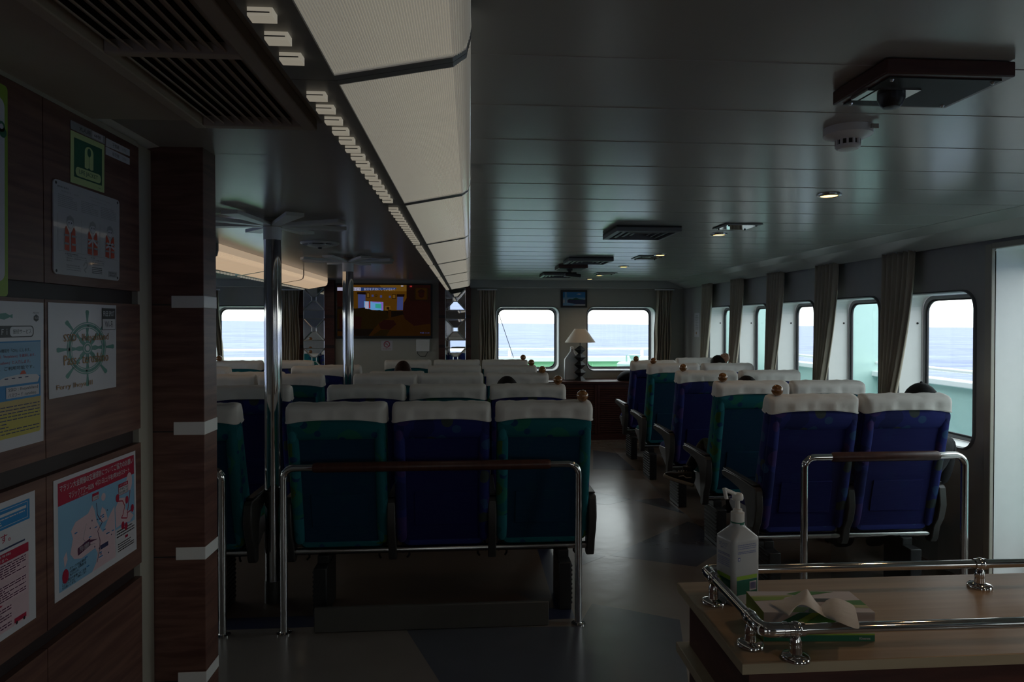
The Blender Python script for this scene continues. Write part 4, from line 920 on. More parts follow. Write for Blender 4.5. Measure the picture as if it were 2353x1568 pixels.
s.text(.17, .105, .35, .118, 'How to fasten lower belt', K['k']); s.text(.17, .08, .37, .093, '1.Pulling up lower of belt to', K['k']); s.text(.17, .055, .37, .068, 'buckle fasten adjusting belt', K['k'])
s.text(.52, .225, .58, .24, '※2 注意', K['k']); s.text(.54, .2, .74, .215, 'ベルトの引掛け防止する', K['k']); s.text(.54, .175, .74, .19, 'ため、余ったベルトは端に', K['k']); s.text(.54, .15, .74, .165, 'い堅目を締め付けて下さい', K['k'])
s.lines(.54, .05, .70, .13, 4, K['k'], 1, seed=5); s.path([(.41, .12), (.44, .17), (.47, .16), (.46, .11), (.42, .08), (.45, .05)], .004, K['grey'], 1)
s.rect(.80, .035, .955, .105, K['grey'], 1); s.text(.815, .075, .94, .095, '日本救命器具株式会社', K['k']); s.text(.825, .045, .93, .065, 'NIPPON LSA INC.', K['k'])
tag(s.build('instruction_plate', MI), 'white plate with three drawn figures wearing red life jackets', 'sign')
# ship's wheel wifi notice
s = wsheet((109, 695), (266, 702), (266, 889.5), (112, 918), back=K['paper'])
cu, cv = .53, .50                                   # the wheel is printed stretched sideways with the sheet
E_ = lambda r_, a: (cu + r_ * math.cos(a), cv + r_ * math.sin(a))
def ell(r0, r1, m, ly):
    for k in range(40):
        a, b = 2 * math.pi * k / 40, 2 * math.pi * (k + 1) / 40; s.poly([E_(r0, a), E_(r1, a), E_(r1, b), E_(r0, b)], m, ly)
ell(.225, .295, K['teal'], 1); ell(.235, .243, K['paper'], 2); ell(.277, .284, K['paper'], 2)
for k in range(8):
    a = math.pi * k / 4; px_ = lambda r_, w_: [(E_(r_, a)[0] - w_ * math.sin(a), E_(r_, a)[1] + w_ * math.cos(a)), (E_(r_, a)[0] + w_ * math.sin(a), E_(r_, a)[1] - w_ * math.cos(a))]
    pr = [(.06, .02), (.12, .028), (.17, .014), (.24, .026), (.29, .012), (.32, .014), (.37, .020), (.41, .027), (.43, .018)]
    for (r0, w0), (r1, w1) in zip(pr, pr[1:]): p, q_ = px_(r0, w0), px_(r1, w1); s.poly([p[0], q_[0], q_[1], p[1]], K['teal'], 1)
s.poly([E_(.075, 2 * math.pi * k / 24) for k in range(24)], K['teal'], 2); ell(.05, .057, K['paper'], 3); s.poly([E_(.03, 2 * math.pi * k / 24) for k in range(24)], K['paper'], 3)
s.text(.19, .56, .86, .665, 'SSID : IheyaIsland', K['gold'], 5); s.text(.19, .33, .86, .44, 'Pass : terushino', K['gold'], 5); s.text(.09, .065, .60, .135, 'Ferry Iheya Ⅲ', K['gold'], 5)
s.rect(.755, .70, .98, .96, K['k'], 4); s.rect(.763, .707, .972, .83, K['paper'], 5); s.text(.775, .865, .96, .925, 'FREE SPOT', K['paper'], 5); s.text(.80, .73, .935, .805, 'Wi-Fi', K['k'], 6)
tag(s.build('wifi_notice', MI), "white notice with green ship's wheel and wifi password lettering", 'notice')
# yellow and blue wifi service poster, cut off at the left edge
tr_, br_ = at_x(98.5, 696, XS), at_x(99, 1013, XS); wd = .235
s = Sheet(br_ - Vector((0, wd, .0)), br_, tr_ - Vector((0, wd, 0)), tr_, (1, 0, 0), back=K['paper'])
s.poly([(.02, .08), (.93, .08), (.95, .10), (.95, .33), (.02, .33)], K['yellow'], 1); s.rect(.02, .33, .95, .73, K['blue'], 1); s.rect(.02, .48, .95, .72, K['sky'], 2); s.rect(.02, .24, .95, .33, K['sand'], 2)
s.poly([(.3, .435), (.9, .435), (.93, .47), (.88, .49), (.60, .50), (.4, .49), (.3, .47)], K['paper'], 3); s.poly([(.62, .50), (.72, .50), (.69, .525), (.65, .525)], K['orange'], 4)
for u in (.4, .5, .6, .7): s.rect(u, .475, u + .05, .482, K['navy'], 4)
s.rect(.42, .345, .92, .42, K['paper'], 4); s.text(.45, .385, .90, .412, 'SSID : IheyaIsland', K['k'], 5); s.text(.45, .352, .87, .378, 'パスワード : terushino', K['k'], 5)
s.text(.2, .655, .78, .68, '無線LAN機能を「ON」にします。', K['k'], 5); s.text(.2, .615, .86, .64, 'ワーク名「IheyaIsland」を選択します。', K['red'], 5); s.text(.2, .575, .78, .60, 'に「terushino」と入力します。', K['red'], 5); s.text(.2, .535, .84, .56, 'れば、ご利用可能です。', K['k'], 5)
s.poly([(u / s.w, v / s.h) for u, v in rr(.1 * s.w, .84 * s.w, .755 * s.h, .835 * s.h, .03 * s.h, 5)], K['k'], 1); s.poly([(u / s.w, v / s.h) for u, v in rr(.48 * s.w, .825 * s.w, .762 * s.h, .828 * s.h, .025 * s.h, 5)], K['paper'], 2)
s.text(.52, .778, .80, .812, '接続サービス', K['k'], 3); s.text(.22, .775, .44, .815, 'ＷｉＦｉ', K['paper'], 3)
s.poly([(.30, .895), (.34, .915), (.42, .92), (.48, .905), (.52, .915), (.52, .885), (.48, .892), (.40, .875), (.34, .88)], K['teal'], 1); s.poly([(.84, .90), (.88, .915), (.92, .90), (.92, .875), (.88, .862), (.84, .875)], K['k'], 1); s.text(.83, .92, .93, .93, 'FREE SPOT', K['k'], 1); s.text(.85, .88, .91, .897, 'Wi-Fi', K['paper'], 2)
s.lines(.05, .10, .93, .30, 9, K['navy'], 3, fill=.3, seed=9)
tag(s.build('wifi_poster', MI), 'tall blue and yellow wifi service poster cut off by the left edge', 'poster')
# marathon traffic notice
s = wsheet((121.7, 1106.5), (310, 1036), (313, 1262), (125.3, 1387.6), back=K['paper'])
s.rect(.04, .775, .975, .965, K['red'], 1); s.rect(.04, .06, .975, .775, K['sky'], 1); s.rect(.70, .06, .975, .31, K['paper'], 2)
s.poly([(.40, .06), (.45, .12), (.47, .20), (.44, .26), (.28, .24), (.20, .27), (.16, .33), (.19, .45), (.17, .52), (.22, .58), (.36, .60), (.41, .66), (.44, .60), (.46, .50), (.50, .42), (.54, .36), (.62, .48), (.69, .55), (.70, .06)], K['pink'], 2)
s.poly([(.09, .33), (.12, .37), (.13, .30), (.10, .24)], K['pink'], 2); s.poly([(.49, .48), (.53, .60), (.57, .56), (.60, .46), (.54, .45)], K['pink'], 2); s.disc(.55, .685, .011, K['pink'], 2)
s.poly([(.71, .33), (.70, .52), (.76, .60), (.84, .58), (.84, .46), (.88, .44), (.96, .36), (.90, .32), (.80, .34)], K['pink'], 3); s.disc(.90, .72, .017, K['pink'], 3, sy=1.6)
s.path([(.73, .58), (.80, .56), (.83, .50), (.80, .42), (.78, .40), (.86, .37), (.87, .42), (.94, .43)], .0035, K['red'], 4); s.path([(.91, .63), (.88, .47), (.86, .42)], .003, K['red'], 4)
for u, v in ((.73, .61), (.86, .55), (.94, .44), (.80, .32), (.845, .295)): s.disc(u, v, .009, K['red'], 5, sy=1.3)
s.path([(.46, .66), (.47, .55), (.50, .50), (.53, .46), (.47, .40), (.50, .30), (.49, .22), (.46, .12)], .002, K['plum'], 4); s.path([(.34, .52), (.30, .40), (.36, .32), (.44, .30)], .0015, K['grey'], 3)
s.poly([(.24, .28), (.38, .31), (.38, .375), (.24, .345)], K['plum'], 5); s.text(.255, .30, .365, .35, '古宇利島への交通規制区間', K['paper'], 6); s.poly([(.38, .335), (.47, .33), (.38, .36)], K['plum'], 5)
s.rect(.50, .215, .60, .255, K['navy'], 5); s.rect(.41, .69, .49, .755, K['red'], 4); s.rect(.415, .695, .485, .73, K['paper'], 5); s.text(.42, .70, .48, .725, '古宇利島', K['k'], 6); s.rect(.745, .625, .88, .735, K['red'], 5); s.rect(.75, .63, .875, .70, K['paper'], 6); s.text(.755, .667, .87, .695, '今帰仁村', K['k'], 7); s.text(.755, .635, .87, .662, '総合運動公園', K['k'], 7); s.text(.76, .708, .865, .728, 'メイン会場', K['paper'], 6)
rnd = random.Random(3)
for _ in range(16): s.rect(u0 := rnd.uniform(.2, .65), v0 := rnd.uniform(.12, .55), u0 + .03, v0 + .010, K['blue'], 4)
for _ in range(12): s.disc(rnd.uniform(.2, .66), rnd.uniform(.1, .55), .0025, K['navy'], 4, 10)
s.text(.055, .885, .52, .945, 'マラソン大会開催の交通規制', K['paper'], 4); s.text(.53, .885, .955, .945, 'についてご協力のお願い', K['paper'], 4); s.text(.15, .80, .43, .86, 'マジックアワーRUN', K['paper'], 4); s.text(.45, .805, .90, .865, '4月21日(土)午後3時30分スタート', K['paper'], 4); s.text(.26, .783, .36, .797, 'in 今帰仁村', K['paper'], 4)
s.disc(.105, .17, .014, K['red'], 4, sy=1.3); s.text(.15, .20, .33, .225, 'のマークのある場所は', K['k'], 4); s.text(.15, .17, .33, .195, '大会開催中、交通規制が実', K['k'], 4); s.text(.15, .145, .25, .167, '施されます。', K['k'], 4); s.text(.07, .115, .33, .138, 'コース周辺の皆様にはご迷惑', K['k'], 4); s.text(.07, .092, .33, .112, 'をおかけしますが、ご理解とご協力', K['k'], 4); s.text(.07, .07, .21, .09, 'をお願いします。', K['k'], 4)
s.lines(.715, .22, .965, .30, 3, K['k'], 4, seed=2); s.rect(.83, .185, .87, .21, K['red'], 4); s.lines(.73, .08, .955, .17, 4, K['k'], 4, seed=6)
tag(s.build('marathon_notice', MI), 'laminated red-headed map notice about marathon road closures, lowest on right', 'notice')
# pink and blue bus notice at lower left
tr_, br_ = at_x(79, 1127, XS), at_x(81.5, 1420, XS); wd = .26
s = Sheet(br_ - Vector((0, wd, 0)), br_, tr_ - Vector((0, wd, 0)), tr_, (1, 0, 0), back=K['paper'])
s.rect(.02, .80, .92, .955, K['blue'], 1); s.rect(.02, .555, .90, .625, K['red'], 1); s.rect(.02, .05, .90, .55, K['pink'], 1)
for a_, b_ in (((.3, .82), (.89, .82)), ((.3, .94), (.89, .94)), ((.3, .82), (.3, .94)), ((.89, .82), (.89, .94))): s.bar(a_, b_, .0012, K['paper'], 2)
s.rect(.33, .895, .87, .915, K['paper'], 3); s.lines(.33, .83, .85, .885, 3, K['paper'], 3, seed=1); s.text(.02, .70, .66, .765, 'お願いします。', K['red'], 3); s.bar((.30, .655), (.85, .655), .004, K['navy'], 3); s.text(.05, .64, .26, .67, '規制あり', K['k'], 3)
s.text(.16, .595, .66, .615, 'バス17号線(循環号線)', K['paper'], 3); s.text(.24, .563, .62, .588, 'ご利用のみなさまへ', K['paper'], 3); s.text(.10, .83, .23, .93, 'ル', K['paper'], 3)
s.lines(.05, .44, .86, .545, 6, K['plum'], 3, seed=11); s.lines(.05, .40, .5, .43, 1, K['red'], 3, seed=4); s.lines(.05, .27, .86, .39, 7, K['plum'], 3, seed=12); s.lines(.05, .24, .55, .265, 1, K['red'], 3, seed=5); s.lines(.05, .07, .66, .23, 8, K['plum'], 3, seed=13)
s.rect(.70, .065, .86, .10, K['red'], 3); s.disc(.73, .062, .004, K['k'], 4, 10); s.disc(.83, .062, .004, K['k'], 4, 10)
tag(s.build('bus_notice', MI), 'pink and blue printed bus notice at the bottom left corner', 'notice')
# green bordered board at the extreme left
tr_, br_ = at_x(13, 200, XS), at_x(14, 682, XS); wd = .30
s = Sheet(br_ - Vector((0, wd, 0)), br_, tr_ - Vector((0, wd, 0)), tr_, (1, 0, 0), back=K['lime'], thick=.004, corner=.01)
s.poly([(u / s.w, v / s.h) for u, v in rr(.05 * s.w, .965 * s.w, .07 * s.h, .935 * s.h, .02, 5)], K['paper'], 1); s.disc(.93, .80, .012, K['dgreen'], 2); s.disc(.93, .80, .006, K['paper'], 3); s.disc(.945, .775, .012, K['dgreen'], 2)
tag(s.build('bordered_board', MI), 'white board with lime green border at the far left edge', 'board')
# ------------------------------------------------------------------ front wall: television, mirrors, signs, cabinet
YT = 9.47
a = at_y(773, 652, YT); b_ = at_y(994, 778, YT); tx0, tx1, tz0, tz1 = a.x, b_.x, b_.z, a.z
t = thing('television', 'large black wall television showing a dim orange living room', 'television', ((tx0 + tx1) / 2, YT, tz0))
TVT = Matrix.Rotation(math.radians(4), 3, 'X')
MB().box(tx0, tx1, YT - .055, YT - .005, tz0, tz1).build('bezel', [M['black']], t, bevel=.006)
s = Sheet((tx0 + .022, YT - .056, tz0 + .035), (tx1 - .022, YT - .056, tz0 + .035), (tx0 + .022, YT - .056, tz1 - .02), (tx1 - .022, YT - .056, tz1 - .02), (0, -1, 0), thick=.001)
TV = {}
for n_, c_ in dict(dark=(.006, .004, .003), wall=(.10, .042, .004), wallb=(.17, .085, .012), window=(.055, .075, .24), banner=(.02, .06, .22), white=(.55, .55, .75), cyan=(.16, .45, .85), red=(.42, .03, .03), green=(.05, .45, .35), sofa=(.012, .007, .002), face=(.013, .004, .003), cloth=(.022, .009, .002), hair=(.010, .004, .003), mag=(.35, .12, .7)).items(): TV[n_] = emission('screen_' + n_, c_, .55)
TK = {n_: i for i, n_ in enumerate(TV)}
T_ = lambda *p: [(x, 1 - y) for x, y in p]
s.poly(T_((.17, .0), (.74, 0), (.74, .50), (.17, .5)), TK['wall'], 1); s.poly(T_((.45, .0), (.74, 0), (.74, .12), (.5, .12)), TK['wallb'], 2)
s.poly(T_((.0, .02), (.17, .02), (.17, .45), (.0, .42)), TK['face'], 1); s.poly(T_((.22, .18), (.30, .18), (.30, .46), (.22, .46)), TK['window'], 2); s.poly(T_((.64, .23), (.705, .22), (.70, .49), (.635, .49)), TK['window'], 2)
s.poly(T_((.21, .14), (.305, .14), (.305, .19), (.21, .18)), TK['hair'], 3); s.poly(T_((.635, .18), (.72, .18), (.715, .23), (.635, .23)), TK['hair'], 3)
for x, y, w_, h_, m_ in ((.31, .15, .035, .10, 'cloth'), (.365, .19, .022, .04, 'window'), (.40, .19, .025, .04, 'cloth'), (.455, .20, .022, .045, 'window'), (.55, .21, .022, .04, 'window'), (.585, .18, .04, .09, 'cloth')):
    s.poly(T_((x, y), (x + w_, y), (x + w_, y + h_), (x, y + h_)), TK[m_], 3); s.poly(T_((x + .006, y + .012), (x + w_ - .006, y + .012), (x + w_ - .006, y + h_ - .012), (x + .006, y + h_ - .012)), TK['wallb' if m_ == 'cloth' else 'window'], 4)
s.poly(T_((.285, .315), (.49, .335), (.49, .50), (.285, .48)), TK['cyan'], 3); s.poly(T_((.295, .33), (.33, .33), (.33, .47), (.295, .46)), TK['white'], 4); s.poly(T_((.335, .32), (.352, .32), (.352, .46), (.335, .46)), TK['red'], 4); s.poly(T_((.405, .37), (.47, .375), (.47, .46), (.405, .45)), TK['green'], 4); s.poly(T_((.37, .325), (.45, .33), (.45, .345), (.37, .34)), TK['mag'], 4); s.poly(T_((.45, .335), (.485, .34), (.485, .49), (.47, .49), (.47, .36)), TK['mag'], 4)
s.poly(T_((.51, .41), (.565, .41), (.565, .50), (.51, .50)), TK['wallb'], 3); s.poly(T_((.525, .43), (.555, .43), (.555, .48), (.525, .48)), TK['cloth'], 4)
s.poly(T_((.0, .47), (.2, .46), (.30, .44), (.38, .5), (.45, .49), (.52, .52), (.56, .6), (.56, .86), (.0, .86)), TK['sofa'], 4); s.poly(T_((.02, .56), (.26, .63), (.25, .86), (.02, .86)), TK['face'], 5); s.poly(T_((.54, .48), (.575, .49), (.575, .64), (.545, .64)), TK['cloth'], 5)
s.poly(T_((.33, 1), (.38, .88), (.46, .72), (.56, .64), (.70, .58), (.75, .68), (1, .74), (1, 1)), TK['cloth'], 6); s.poly(T_((.44, .76), (.50, .68), (.60, .69), (.63, .77), (.56, .88), (.46, .86)), TK['face'], 7); s.poly(T_((.38, .98), (.46, .88), (.56, .88), (.52, 1), (.38, 1)), TK['sofa'], 7)
s.poly(T_((.74, .0), (1, 0), (1, .76), (.82, .80), (.72, .66), (.70, .52), (.71, .35), (.75, .22)), TK['face'], 7); s.poly(T_((.75, .1), (1, .05), (1, .36), (.9, .3), (.78, .32)), TK['hair'], 8)
s.poly(T_((0, .05), (.25, .05), (.25, .115), (0, .115)), TK['white'], 9); s.poly(T_((.25, .05), (.625, .05), (.635, .065), (.62, .085), (.25, .115)), TK['banner'], 9)
s.text(.17, 1 - .11, .24, 1 - .06, 'ちに？', TK['dark'], 10); s.text(.285, 1 - .108, .615, 1 - .055, '自分を大切にしていない？', TK['white'], 10)
s.poly(T_((.83, .05), (.96, .05), (.97, .07), (.97, .27), (.96, .29), (.84, .29), (.83, .27)), TK['sofa'], 9); s.poly(T_((.84, .062), (.958, .062), (.958, .278), (.84, .278)), TK['cloth'], 10)
s.poly([(.90 + .032 * math.cos(a), 1 - .18 + .07 * math.sin(a)) for a in [2 * math.pi * k / 20 for k in range(20)]], TK['face'], 11); s.poly([(.90 + .04 * math.cos(a), 1 - .145 + .065 * math.sin(a)) for a in [math.pi * k / 12 for k in range(13)]], TK['hair'], 12)
s.poly(T_((.775, .01), (.80, .01), (.80, .04), (.775, .04)), TK['red'], 9); s.text(.885, .045, .985, .075, '午前 11:14', TK['window'], 9)
s.poly(T_((.0, .90), (.15, .94), (.2, 1), (0, 1)), TK['cloth'], 6); s.poly(T_((.68, .008), (.705, .008), (.705, .028), (.68, .028)), TK['white'], 9)
s.build('screen', list(TV.values()), parent=t)
# cream panel behind the television, wood and mirror columns
pa, pb_ = at_y(764, 700, 9.47).x, at_y(1010, 700, 9.47).x
struct(MB().box(pa, pb_, 9.476, YW, 0, 2.16).build('trim_8', [M['wall']], smooth=0))
def mirror_column(px0, px1, pm0, pm1, label):
    Yc = 9.40; x0, x1, m0, m1 = [at_y(p, 700, Yc).x for p in (px0, px1, pm0, pm1)]
    t = thing('mirror_column', label, 'column', ((x0 + x1) / 2, Yc, 0), 'mirror columns at the front wall')
    for q0, q1 in ((x0, m0), (m1, x1)):
        w_ = MB().box(q0, q1, Yc, YW - .002, 0, 2.134).build('wood_panel', [M['wood_red']], t, smooth=0)
        for yy in (728, 796):
            z = at_y(1040, yy, Yc).z; MB().box(q0, q1, Yc - .002, Yc + .01, z - .02, z + .02).build('dark_band', [M['wood_dark']], w_, smooth=0)
    MB().box(m0, m1, Yc + .012, YW - .002, 0, 2.134).build('backing', [M['black_matt']], t, smooth=0)
    zs_ = [at_y(1040, yy, Yc).z for yy in (663, 713, 733, 782, 800, 850, 870, 920, 938)] + [.02]
    for i in range(len(zs_) - 1):
        za, zb_ = zs_[i], zs_[i + 1]; cx, cz = (m0 + m1) / 2, (za + zb_) / 2; y = Yc + .006; e_ = .018
        if i % 2 == 0 and zb_ > .1:
            h = .030; C = [(cx - h, cz - h), (cx + h, cz - h), (cx + h, cz + h), (cx - h, cz + h)]; O = [(m0, zb_), (m1, zb_), (m1, za), (m0, za)]
            mb = MB()
            for k in range(4):
                j = (k + 1) % 4; ti_ = .0012
                mb.poly([(O[k][0], y + ti_, O[k][1]), (O[j][0], y + ti_, O[j][1]), (C[j][0], y - ti_, C[j][1]), (C[k][0], y - ti_, C[k][1])])
            mb.poly([(p[0], y - .0015, p[1]) for p in C]); mb.build('mirror_tile', [M['mirror']], t, smooth=0)
            mb = MB()
            for k in range(4):
                d = Vector((C[k][0] - O[k][0], 0, C[k][1] - O[k][1])).normalized(); n_ = Vector((-d.z, 0, d.x)) * .009
                p, q_ = Vector((O[k][0], y - .001, O[k][1])) + d * .012, Vector((C[k][0], y - .003, C[k][1]))
                mid = Vector((0, -.005, 0)); mb.add([p - n_, q_ - n_, q_ + n_, p + n_, p + mid, q_ + mid], [(0, 1, 5, 4), (4, 5, 2, 3)])
            for k in range(4):
                j = (k + 1) % 4; p, q_ = Vector((C[k][0], y - .003, C[k][1])), Vector((C[j][0], y - .003, C[j][1])); d = (q_ - p).normalized(); n_ = Vector((-d.z, 0, d.x)) * .006
                mb.add([p - n_, q_ - n_, q_ + n_, p + n_, p + Vector((0, -.004, 0)), q_ + Vector((0, -.004, 0))], [(0, 1, 5, 4), (4, 5, 2, 3)])
            mb.build('bevel_strip', [M['bevel']], t, smooth=0)
        else: MB().poly([(m0, y, zb_), (m1, y, zb_), (m1, y + .001, za), (m0, y + .001, za)]).build('mirror_tile', [M['mirror']], t, smooth=0)
        MB().prism([(y + .004, za - .008), (y - .006, za), (y + .004, za + .008)], 'X', m0, m1).build('bevel_bar', [M['bevel']], t, smooth=0)
    for xx in (m0, m1): MB().prism([(xx - .007, y + .004), (xx, y - .006), (xx + .007, y + .004)], 'Z', .02, zs_[0]).build('bevel_bar', [M['bevel']], t, smooth=0)
mirror_column(1008, 1082, 1023, 1070, 'mirror-tiled wood column right of the television')
mirror_column(684, 768, 697, 745, 'mirror-tiled wood column left of the television')
# no smoking sign, wall unit, picture
a = at_y(876, 783, 9.474); b_ = at_y(902, 806, 9.474)
s = Sheet((a.x, 9.475, b_.z), (b_.x, 9.475, b_.z), (a.x, 9.475, a.z), (b_.x, 9.475, a.z), (0, -1, 0), back=19)
s.ring(.5, .62, .22 * s.w, .285 * s.w, 2, 2); s.bar((.34, .80), (.66, .44), .05 * s.w, 2, 3); s.rect(.30, .60, .58, .66, 12, 1); s.path([(.60, .68), (.66, .72), (.62, .78)], .004, 12, 1); s.text(.14, .12, .86, .22, 'NO SMOKING', 2, 1)
tag(s.build('no_smoking_sign', MI), 'white NO SMOKING sign below the television', 'sign')
a = at_y(956, 780, 9.44); b_ = at_y(987, 808, 9.44)
t = thing('wall_unit', 'white ribbed wireless box under the television right corner, with dangling cable', 'wall unit', (a.x, 9.47, b_.z))
MB().box(a.x, b_.x, 9.44, 9.475, b_.z, a.z).build('case', [M['white']], t, bevel=.006)
for k in range(7): x = a.x + (b_.x - a.x) * (.22 + .1 * k); MB().box(x, x + .006, 9.437, 9.441, b_.z + .05, a.z - .015).build('rib', [M['white']], t, smooth=0)
MB().tube([(a.x + .02, 9.46, b_.z), (a.x + .02, 9.46, b_.z - .03), (a.x + .06, 9.46, b_.z - .07), (b_.x - .06, 9.46, b_.z - .07), (b_.x - .02, 9.46, b_.z)], .004, 8).build('cable', [M['black']], t)
a = at_y(1289, 667, 9.47); b_ = at_y(1349.5, 707, 9.47)
t = thing('framed_picture', 'black framed sea and hill photograph between the front windows', 'picture', ((a.x + b_.x) / 2, 9.49, b_.z))
MB().prism([(a.x, b_.z), (b_.x, b_.z), (b_.x, a.z), (a.x, a.z)], 'Y', 9.472, 9.498).build('frame', [M['black']], t, bevel=.004)
s = Sheet((a.x + .028, 9.471, b_.z + .025), (b_.x - .028, 9.471, b_.z + .025), (a.x + .028, 9.471, a.z - .025), (b_.x - .028, 9.471, a.z - .025), (0, -1, 0), thick=.001)
s.rect(0, .45, 1, 1, 3, 1); s.rect(0, .45, 1, .60, 4, 2); s.poly([(.2, .42), (.3, .50), (.42, .48), (.58, .58), (.75, .48), (1, .42)], 17, 3); s.rect(.2, .10, 1, .43, 15, 3); s.poly([(0, .0), (.42, 0), (.6, .10), (.25, .22), (0, .2)], 4, 4); s.rect(.08, .1, .17, 1, 4, 5); s.poly([(.6, .82), (.7, .9), (.85, .86), (.75, .8)], 0, 3)
s.build('photo', MI, parent=t)
a = at_x(1596, 720, 2.998); b_ = at_x(1607, 775, 2.998)
s = Sheet((2.998, a.y, b_.z), (2.998, b_.y, b_.z), (2.998, a.y, a.z), (2.998, b_.y, a.z), (-1, 0, 0), back=19)
s.lines(.2, .3, .8, .92, 9, 12, 1, seed=2); s.disc(.4, .16, .018, 10, 1)
tag(s.build('paper_notice', MI), 'narrow white paper notice on the right wall near the front corner', 'notice')
# cabinet under the front windows
YC = 9.02; zc_ = at_y(1400, 877, YC).z; xc0 = at_y(1255, 900, YC).x
t = thing('side_cabinet', 'dark red louvred cabinet under the front windows', 'cabinet', (2, 9.2, 0))
MB().box(xc0, XR - .002, YC, YW - .002, zc_ - .03, zc_).build('cabinet_top', [M['wood_red']], t, bevel=.003)
MB().box(xc0 + .02, XR - .002, YC + .03, YW - .002, 0, zc_ - .03).build('carcass', [M['wood_red']], t, smooth=0)
for k in range(3):
    q0 = xc0 + .03 + k * .66; mb = MB()
    for z in [0.1 + .025 * i for i in range(int((zc_ - .16) / .025))]: mb.prism([(YC + .03, z), (YC + .014, z + .004), (YC + .03, z + .02)], 'X', q0 + .03, q0 + .62)
    for u0, u1, v0, v1 in ((q0, q0 + .03, .08, zc_ - .05), (q0 + .62, q0 + .65, .08, zc_ - .05)): mb.box(u0, u1, YC + .012, YC + .03, v0, v1)
    mb.build('louvre_door', [M['wood_red']], t, smooth=0)
# table lamp
c = at_y(1333, 872, 9.2); lz = zc_
t = thing('table_lamp', 'table lamp with white cone shade and black zigzag base', 'lamp', (c.x, 9.2, lz))
zt0 = at_y(1333, 795, 9.2).z; hh = (zt0 - lz) / 5; pr = [(.075, lz), (.075, lz + .004)]
for k in range(5):
    pr += [(.022, lz + hh * k + hh * .5)] if k == 0 else [(.075, lz + hh * k), (.022, lz + hh * (k + .5))] if 0 else []
pr = [(.085, lz), (.025, lz + hh * .62)]
for k in range(4): z = lz + hh * .62 + (zt0 - lz - hh * .62) / 4 * k; st_ = (zt0 - lz - hh * .62) / 4; pr += [(.080, z + st_ / 2), (.025 if k < 3 else .012, z + st_)]
MB().lathe(pr, (c.x, 9.2, 0), 4, M=Matrix.Rotation(math.radians(0), 3, 'Z')).build('zigzag_base', [M['black_matt']], t, smooth=0)
zs0 = at_y(1333, 787, 9.2).z; zs1 = at_y(1333, 756, 9.2).z; rs = (at_y(1368, 780, 9.2).x - at_y(1298, 780, 9.2).x) / 2
MB().tube([(c.x, 9.2, zt0 - .005), (c.x, 9.2, zs0 + .06)], .006, 10).build('stem', [M['black']], t)
M['shade'] = mat('white_lamp_shade', (.72, .69, .62), .7, var=.03)
MB().lathe([(rs, zs0), (rs * .37, zs1), (rs * .35, zs1), (rs * .97, zs0)], (c.x, 9.2, 0), 36, cap=False).build('shade', [M['shade']], t, smooth=40)
MB().sphere((c.x, 9.2, zs0 + .08), .03, 14).build('bulb', [M['white']], t)
# white plastic canister beside the lamp
x0, x1 = at_y(1296.5, 860, 9.28).x, at_y(1331, 860, 9.28).x; zz = lambda y: at_y(1310, y, 9.28).z
prf = [(x0, zc_), (x1, zc_), (x1, zz(826)), (x1 - .07, zz(812)), (x0 + .13, zz(806)), (x0 + .125, zz(801)), (x0 + .085, zz(801)), (x0 + .08, zz(808)), (x0 + .005, zz(826))]
M['canister'] = mat('milky_white_plastic', (.52, .53, .55), .3, var=.03)
t = thing('canister', 'milky white plastic canister standing left of the table lamp', 'canister', (x0, 9.28, zc_))
MB().prism(prf, 'Y', 9.24, 9.33).build('canister_body', [M['canister']], t, bevel=.012)
MB().lathe([(.022, zz(801)), (.022, zz(801) + .02), (.006, zz(801) + .03)], (x0 + .105, 9.285, 0), 16).build('cap', [M['white']], t)
# black travel bag on the cabinet
t = thing('travel_bag', 'slumped black travel bag on the front cabinet beside the right seats', 'bag', (at_y(1470, 870, 9.15).x, 9.15, zc_))
mb = MB(); rnd = random.Random(8); rings = []
P0, P1 = at_y(1421, 870, 9.12), at_y(1514, 845, 9.12)
for k in range(11):
    u = k / 10; x = P0.x + (P1.x - P0.x) * u; top = (.04 + .145 * u ** .8) * (1 if u < .97 else .8) + .02 * math.sin(9 * u); top = max(top, .03) * (.6 if k in (0, 10) else 1) + .03
    rings.append([(x, 9.15 + .13 * (.5 if k in (0, 10) else 1) * math.cos(a) + .008 * rnd.random(), zc_ + .002 + top / 2 + top / 2 * math.sin(a)) for a in [2 * math.pi * j / 18 for j in range(18)]])
M['bag'] = mat('black_nylon', (.007, .007, .009), .85, spec=.2, var=.3, vscale=20, bump=.4, bscale=18)
mb.loft(rings).build('bag_body', [M['bag']], t, smooth=70)
pz = rings[8]; MB().tube([(pz[0][0] - .16, 9.12, zc_ + .19), (pz[0][0] - .10, 9.12, zc_ + .235), (pz[0][0] - .02, 9.12, zc_ + .245), (pz[0][0] + .03, 9.12, zc_ + .21)], .009, 8).build('carry_handle', [M['bag']], t)
